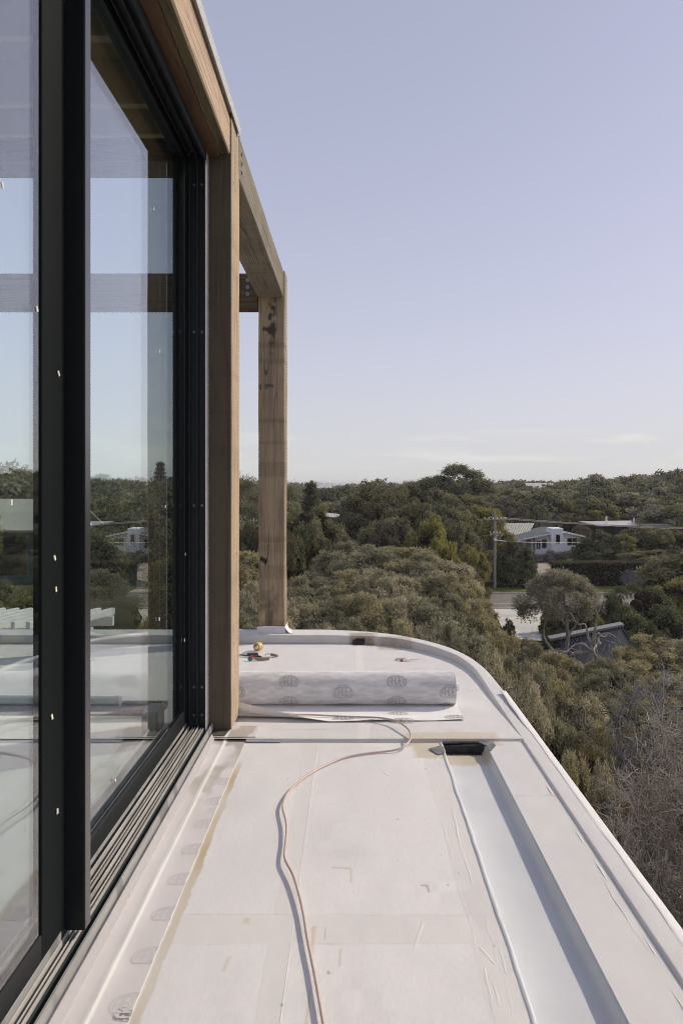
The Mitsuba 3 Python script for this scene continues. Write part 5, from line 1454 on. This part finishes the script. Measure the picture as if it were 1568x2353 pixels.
# clipped hedge
hd_ = thing('hedge', 'long dark clipped hedge with a flat greyish top beside the path', 'hedge')
rngh = np.random.default_rng(77)
nl = 46000
hx = 22.9 + rngh.random(nl) * 10.6
face = rngh.random(nl)
hz = np.where(face < 0.5, rngh.random(nl) * 2.55, 2.45 + rngh.normal(size=nl) * 0.07)
hy = np.where(face < 0.5, 81.3 + rngh.normal(size=nl) * 0.12, 81.3 + rngh.random(nl) * 2.6)
hb = np.c_[hx, hy, -10.05 + (hx - 22.9) * 0.01 + hz + 0.22 * (meshkit.fbm(np.c_[hx * 0.9, hy * 0.9, hx * 0], 3) - 0.5)]
hy2 = meshkit.fbm(np.c_[hx * 1.1, hz * 1.1, hx * 0], 3) - 0.5
hb[:, 1] += 0.5 * hy2 * (face < 0.5)
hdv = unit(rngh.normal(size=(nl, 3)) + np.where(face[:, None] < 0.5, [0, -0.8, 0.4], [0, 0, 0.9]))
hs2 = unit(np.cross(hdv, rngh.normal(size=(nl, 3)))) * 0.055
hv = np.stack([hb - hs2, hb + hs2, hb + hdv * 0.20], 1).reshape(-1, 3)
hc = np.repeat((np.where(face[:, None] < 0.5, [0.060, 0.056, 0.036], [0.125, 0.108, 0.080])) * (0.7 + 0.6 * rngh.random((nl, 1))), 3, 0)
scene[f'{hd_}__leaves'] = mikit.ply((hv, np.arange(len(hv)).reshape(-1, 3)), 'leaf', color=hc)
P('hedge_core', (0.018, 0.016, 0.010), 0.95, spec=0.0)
add(f'{hd_}__branches', box(23.1, 33.3, 81.5, 83.7, -10.3, -7.75), 'hedge_core')  # added solid dark box behind the leaves, so gaps read as shade

# ---- the tree with a visible forked trunk, and its dead neighbours
ft = thing('forked_tree', 'rounded tree on a bare grey forked trunk standing left of the corrugated roof', 'tree')
rng = np.random.default_rng(8)
BX, BY, BZ, FS = 8.25, 28.6, -6.35, 0.70
lb = [(BX + a * FS, BY + b * FS, BZ + c * FS, r * FS * 0.72, 0.72) for a, b, c, r in ((-1.5, 0, 4.6, 0.85), (-0.6, 0.4, 5.3, 0.95), (0.4, -0.2, 5.5, 0.95), (1.2, 0.3, 5.0, 0.85), (1.6, 0, 4.3, 0.65), (-1.7, 0.3, 3.9, 0.7), (-0.8, -0.7, 4.5, 0.9), (0.4, -0.8, 4.7, 0.9), (0.2, 0.8, 4.6, 0.9), (-0.2, -0.3, 5.75, 0.7), (1.0, -0.6, 4.2, 0.6), (-1.1, -0.4, 5.0, 0.75), (-2.0, -0.2, 4.3, 0.55))]
lb = clumps(10, lb, 70, 0.30, 0.8)
V, Fc, Cc = leafy(9, lb, 760, 9, 0.105, 0.036, GREY * [0.95, 0.95, 0.95], 0.35, 0.65, 0.6)
scene[f'{ft}__crown'] = mikit.ply((V, Fc), 'leaf', color=Cc)
fp = lambda x, z, y=0.0: (BX + x * FS, BY + y * FS, BZ + z * FS)
tp = [fp(0.45, -5.4), fp(0.3, -1.0), fp(0.12, 0.9), fp(0.35, 1.9), fp(0.42, 2.9), fp(0.30, 3.9), fp(0.2, 5.0)]
add(f'{ft}__trunk', tube(spline(tp, 36), np.linspace(0.19, 0.035, 36), 9), 'bark_pale', smooth=True)
br = [tube(spline([fp(0.10, 1.0), fp(-0.5, 1.9, -0.1), fp(-0.95, 2.7), fp(-0.85, 3.5), fp(-1.1, 4.4)], 24), np.linspace(0.075, 0.02, 24), 7),
      tube(spline([fp(0.38, 2.6), fp(0.9, 3.3), fp(1.3, 4.2)], 14), np.linspace(0.05, 0.018, 14), 7),
      tube(spline([fp(0.40, 3.1), fp(0.0, 3.7, -0.2), fp(-0.5, 4.8)], 14), np.linspace(0.045, 0.015, 14), 6)]
for p in lb[::3]:
    br.append(limb(fp(rng.normal() * 0.5, 3.4 + rng.random() * 0.6), p[:3], 0.022, 0.006, rng, 5, 0.15, 5))
add(f'{ft}__branch', br[0], 'bark_pale', smooth=True)
add(f'{ft}__branch', br[1], 'bark_pale', smooth=True)
add(f'{ft}__branch', cat_(br[2:]), 'bark_pale', smooth=True)


def dead(name, base, segs, label, r=0.16, twigs_or_core=26, seed=1, bark='bark_pale', spread=1.2):
    q = thing(name, label, 'dead tree')
    rg_ = np.random.default_rng(seed)
    p = np.array(base) + np.array(segs, float)
    c = spline(p, 26)
    add(f'{q}__trunk', tube(c, np.linspace(r, r * 0.25, 26), 9), bark, smooth=True)
    out = []
    for _ in range(twigs_or_core):
        a = c[rg_.integers(6, 26)]
        d = unit(rg_.normal(size=3) * [1, 1, 0.6] + [0, 0, 0.1]) * spread * (0.5 + rg_.random())
        out.append(limb(a, a + d, r * 0.25, r * 0.05, rg_, 6, 0.25, 5))
        for _ in range(2):
            b = a + d * (0.4 + 0.5 * rg_.random())
            out.append(limb(b, b + unit(rg_.normal(size=3)) * spread * 0.4, r * 0.08, r * 0.03, rg_, 4, 0.2, 4))
    add(f'{q}__branch', cat_(out), bark, smooth=True)


dead('dead_trunk', (7.75, 24.0, -8.2), [(0, 0, 0.8), (0, 0, 2.2), (0.12, 0, 3.1), (0.25, 0.1, 4.0), (0.38, 0.1, 4.7)], 'bare dead trunk with splayed grey branches right of the forked tree', 0.20, 20, 2)
dead('dead_trunk', (8.3, 18.0, -9.2), [(0, 0, 0), (0.1, 0, 2.8), (0.0, 0, 4.0), (0.5, 0, 5.0), (0.9, 0, 5.7)], 'twisted bare limbs in front of the right end of the corrugated roof', 0.13, 20, 3, 'bark_grey')
dead('dead_trunk', (4.5, 14.6, -8.6), [(0, 0, 0.5), (-0.15, 0, 2.8), (0.1, 0, 4.3), (0.45, 0, 5.3)], 'dark bare fork showing in the tea tree beyond the kerb curve', 0.14, 22, 4, 'bark_grey', 0.9)
dead('dead_trunk', (10.2, 20.4, -9.4), [(0, 0, 0.5), (0.2, 0, 3.0), (0.5, 0, 4.6), (1.1, 0, 5.6)], 'bare leaning limbs at the right among the tea trees', 0.12, 20, 6, 'bark_grey', 1.0)


# ---- bare twiggy shrubs below the deck edge
def twiggy(name, base, height, R, label, seed, n_main=26, col=((0.29, 0.255, 0.215), (0.47, 0.415, 0.36))):
    q = thing(name, label, 'shrub')
    rg_ = np.random.default_rng(seed)
    stems, fine = [], []
    cols = []
    base = np.array(base, float)
    for i in range(n_main):
        a = i * 2.39996 + rg_.normal() * 0.3
        u = 1 - (i + 0.5) / n_main * 1.15                       # tips spread over a dome
        w = math.sqrt(max(0.0, 1 - max(u, 0) ** 2))
        tip = base + np.array([R * w * math.cos(a), R * w * math.sin(a), height * (0.52 + 0.48 * u)]) * (0.94 + 0.12 * rg_.random())
        mid = base + (tip - base) * [0.42, 0.42, 0.55] + rg_.normal(size=3) * 0.12
        c = spline([base + rg_.normal(size=3) * [0.12, 0.12, 0], mid, tip], 18)
        stems.append(tube(c, np.linspace(0.035, 0.006, 18), 5, cap=False))
        for j in range(36):
            k0 = int(min(17, 7 + 11 * rg_.random() ** 0.6))
            p0 = c[k0]
            up_ = unit(c[min(17, k0 + 1)] - c[k0 - 1])
            d = unit(up_ * 0.7 + rg_.normal(size=3) * 0.95 + np.array([0, 0, 0.20]))
            L = 0.20 + 0.38 * rg_.random()
            p1 = p0 + d * L * 0.5 + rg_.normal(size=3) * 0.03
            p2 = p0 + d * L + np.array([0, 0, 0.05]) + rg_.normal(size=3) * 0.05
            fine.append((p0, p1, 0.0085, 0.0068))
            fine.append((p1, p2, 0.0068, 0.0045))
            for _ in range(6):
                s = p0 + (p2 - p0) * (0.3 + 0.7 * rg_.random())
                e2 = s + unit(d * 0.9 + rg_.normal(size=3) * 0.7) * (0.09 + 0.16 * rg_.random())
                fine.append((s, e2, 0.0058, 0.0038))
    tone = lambda n: np.array(col[0]) + (np.array(col[1]) - np.array(col[0])) * np.random.default_rng(seed + 1).random((n, 1))
    m = cat_(stems)
    scene[f'{q}__stem'] = mikit.ply(m, 'twig', smooth=True, color=np.repeat(np.array([col[0]]) * 0.75, len(m.vertices), 0))
    A = np.array([f[0] for f in fine]); B = np.array([f[1] for f in fine]); ra = np.array([f[2] for f in fine]); rb = np.array([f[3] for f in fine])
    d = unit(B - A)
    s1 = unit(np.cross(d, [0.3, 0.2, 1.0]))
    s2 = np.cross(d, s1)
    ring = []
    for k in range(3):
        t = k * 2 * np.pi / 3
        o = math.cos(t) * s1 + math.sin(t) * s2
        ring += [A + o * ra[:, None], B + o * rb[:, None]]
    v = np.stack(ring, 1)
    n = len(v)
    f = []
    for k in range(3):
        a0, b0, a1, b1 = 2 * k, 2 * k + 1, 2 * ((k + 1) % 3), 2 * ((k + 1) % 3) + 1
        f += [(a0, a1, b1), (a0, b1, b0)]
    f = (np.array(f)[None] + (np.arange(n) * 6)[:, None, None]).reshape(-1, 3)
    scene[f'{q}__twigs_or_core'] = mikit.ply((v.reshape(-1, 3), f), 'twig', color=np.repeat(tone(n), 6, 0))
    labels[f'{q}__twigs_or_core'] = {'kind': 'stuff'}


twiggy('bare_shrub', (4.75, 9.4, -7.9), 6.2, 1.5, 'large leafless brown-grey twiggy shrub at the lower right below the deck edge', 201, 110)
twiggy('bare_shrub', (3.55, 7.6, -7.9), 5.2, 1.05, 'dark bare shrub lowest at the right, under the nearest part of the deck edge', 202, 34, ((0.12, 0.10, 0.085), (0.19, 0.165, 0.145)))
twiggy('bare_shrub', (5.05, 12.2, -8.8), 7.0, 0.95, 'grey leafless shrub behind the large brown twiggy one', 203, 22, ((0.20, 0.19, 0.19), (0.28, 0.265, 0.26)))
twiggy('bare_shrub', (31.0, 79.0, -10.2), 2.1, 1.4, 'grey leafless shrub below the right end of the hedge', 204, 26, ((0.17, 0.16, 0.165), (0.25, 0.235, 0.24)))
# understorey that fills the shade below the deck edge
for i, (x, y, h) in enumerate(((1.9, 8.2, 2.9), (2.9, 6.9, 2.7), (4.2, 7.3, 2.4), (5.6, 7.8, 2.6), (2.2, 10.0, 3.3), (4.0, 10.6, 3.2), (6.4, 9.8, 3.1), (3.4, 12.6, 3.6), (5.8, 12.8, 3.6), (8.0, 9.6, 3.2), (2.4, 5.4, 2.6), (3.3, 5.0, 2.4))):
    plant('understorey_bush', 'glossy_form', x, y, -8.8, h + 0.6, 'dark shaded bush in the understorey below the right edge of the deck', 'bush', 0.9, group='dark understorey bushes below the deck edge')

# ---- the canopy beyond: every crown a tree of its own out to about 260 m, the rest as one far wood
CF = ('canopy_form', 'canopy_form_001', 'canopy_form_002', 'canopy_form_003')
rng = np.random.default_rng(2024)
cells = []
y = 52.0
while y < 1000:
    step = 5.6 + y * 0.024
    x = -0.56 * y - 6
    while x < 0.56 * y + 14:
        cells.append((x + rng.uniform(-0.42, 0.42) * step, y + rng.uniform(-0.42, 0.42) * step, step))
        x += step
    y += step * 0.86
C_ = np.array(cells)
keep = np.ones(len(C_), bool)
for x0, x1, y0, y1 in ((-70, 120, 62, 82), (8, 47, 60, 101.5), (10, 38, 96, 112), (26, 38, 108, 124), (38, 57, 101, 114), (-6.5, 0.5, 88, 103), (8, 24, 40, 64), (-26, -12, 36, 54), (57, 72, 118, 137)):
    keep &= ~((C_[:, 0] > x0) & (C_[:, 0] < x1) & (C_[:, 1] > y0) & (C_[:, 1] < y1))
keep &= ~((C_[:, 1] < 62) & (np.abs(C_[:, 0]) < 7))
C_ = C_[keep]
CZ = ground(C_[:, 0], C_[:, 1])
dist = np.hypot(C_[:, 0], C_[:, 1])
nfar = 0
n_ind = 0
vis = np.abs(C_[:, 0] / C_[:, 1]) < 0.53
for i in range(len(C_)):
    x, y, st = C_[i]
    h = rng.uniform(4.4, 8.0) * min(1.5, (st / 7.2) ** 0.75) * (0.72 if dist[i] < 110 and abs(x / y - 0.1) < 0.3 else 1.0)
    h *= 1.2 if rng.random() < 0.10 else 1.0
    form = CF[int(rng.choice(4, p=[0.36, 0.32, 0.24, 0.08]))]
    w = rng.uniform(0.95, 1.35) * st / 6.0 / (h / 6.0)
    if dist[i] < 195 and n_ind < 295:
        n_ind += 1
        if x / y < -0.2:
            lab, g = 'rounded olive tree in the wooded slope seen through the sliding glass', 'canopy trees seen through the glass'
        elif x / y < 0.12:
            lab, g = 'rounded olive tree in the packed canopy behind the far post and the blue cottage', 'canopy trees in the middle distance'
        else:
            lab, g = 'rounded olive tree in the packed canopy on the rising ground behind the white house', 'canopy trees on the right hillside'
        plant('canopy_tree', form, x, y, CZ[i] - 0.3, h, lab, 'tree', w, rng.uniform(0, 360), g)
    else:
        nfar += 1
        form = 'distant_form' + ('', '_001', '_002')[CF.index(form) % 3]
        s = h / HT[form]
        scene[f'far_wood__{nfar:03d}'] = {'type': 'instance', 'to_world': T().translate([x, y, CZ[i] - 0.3]).rotate([0, 0, 1], rng.uniform(0, 360)).scale([s * w, s * w, s]), 'shapegroup': {'type': 'ref', 'id': form}}
tag('far_wood', 'far canopy of coast woodland running to the skyline', 'woodland', kind='stuff')
# taller trees that break the skyline
sky_trees = [('gum_form_001', -31, 255, 8.8, 'open gum on the skyline right of the far post'), ('gum_form_001', -18, 262, 10.0, 'gum with two flat pads on the skyline right of the far post'), ('pine_form', -24, 420, 15.0, 'tall pointed pine on the skyline between two gums'), ('pine_form', -8, 640, 15.0, 'small distant pine on the skyline left of the tall gum'),
             ('pine_form', 2, 660, 14, 'smaller distant pine beside another on the skyline'), ('gum_form_001', 28.0, 240, 7.8, 'gum on the skyline right of the tallest gum'), ('gum_form_001', 49.0, 250, 9.0, 'gum on the skyline above the white house'), ('gum_form_001', -6.0, 230, 8.2, 'gum on the skyline left of the tallest gum'),
             ('pine_form', -45.0, 168, 13.6, 'dark pine rising above the skyline, seen through the glass'), ('gum_form', 98, 300, 10.0, 'broad gum on the crest of the right hill'), ('gum_form_001', 128, 330, 8.5, 'gum on the right hill left of the crest')]
for form, x, y, h, lab in sky_trees:
    plant('skyline_tree', form, x, y, gz(x, y) - 0.3, h, lab)
print('individual canopy trees', n_ind, 'far', nfar)


# ------------------------------------------------------------------ the air
HAZE = 0.0003
scene['haze_air'] = {'type': 'homogeneous', 'albedo': {'type': 'rgb', 'value': [0.95, 0.95, 0.96]}, 'sigma_t': HAZE}
scene['haze_skin'] = {'type': 'null'}
scene['haze'] = {'type': 'cube', 'to_world': T().translate([0, 0, -9.0]).scale([5200, 5200, 21.0]), 'bsdf': {'type': 'ref', 'id': 'haze_skin'}, 'interior': {'type': 'ref', 'id': 'haze_air'}}
tag('haze', 'thin pale haze over the woodland', kind='stuff')
scene['camera']['medium'] = {'type': 'ref', 'id': 'haze_air'}
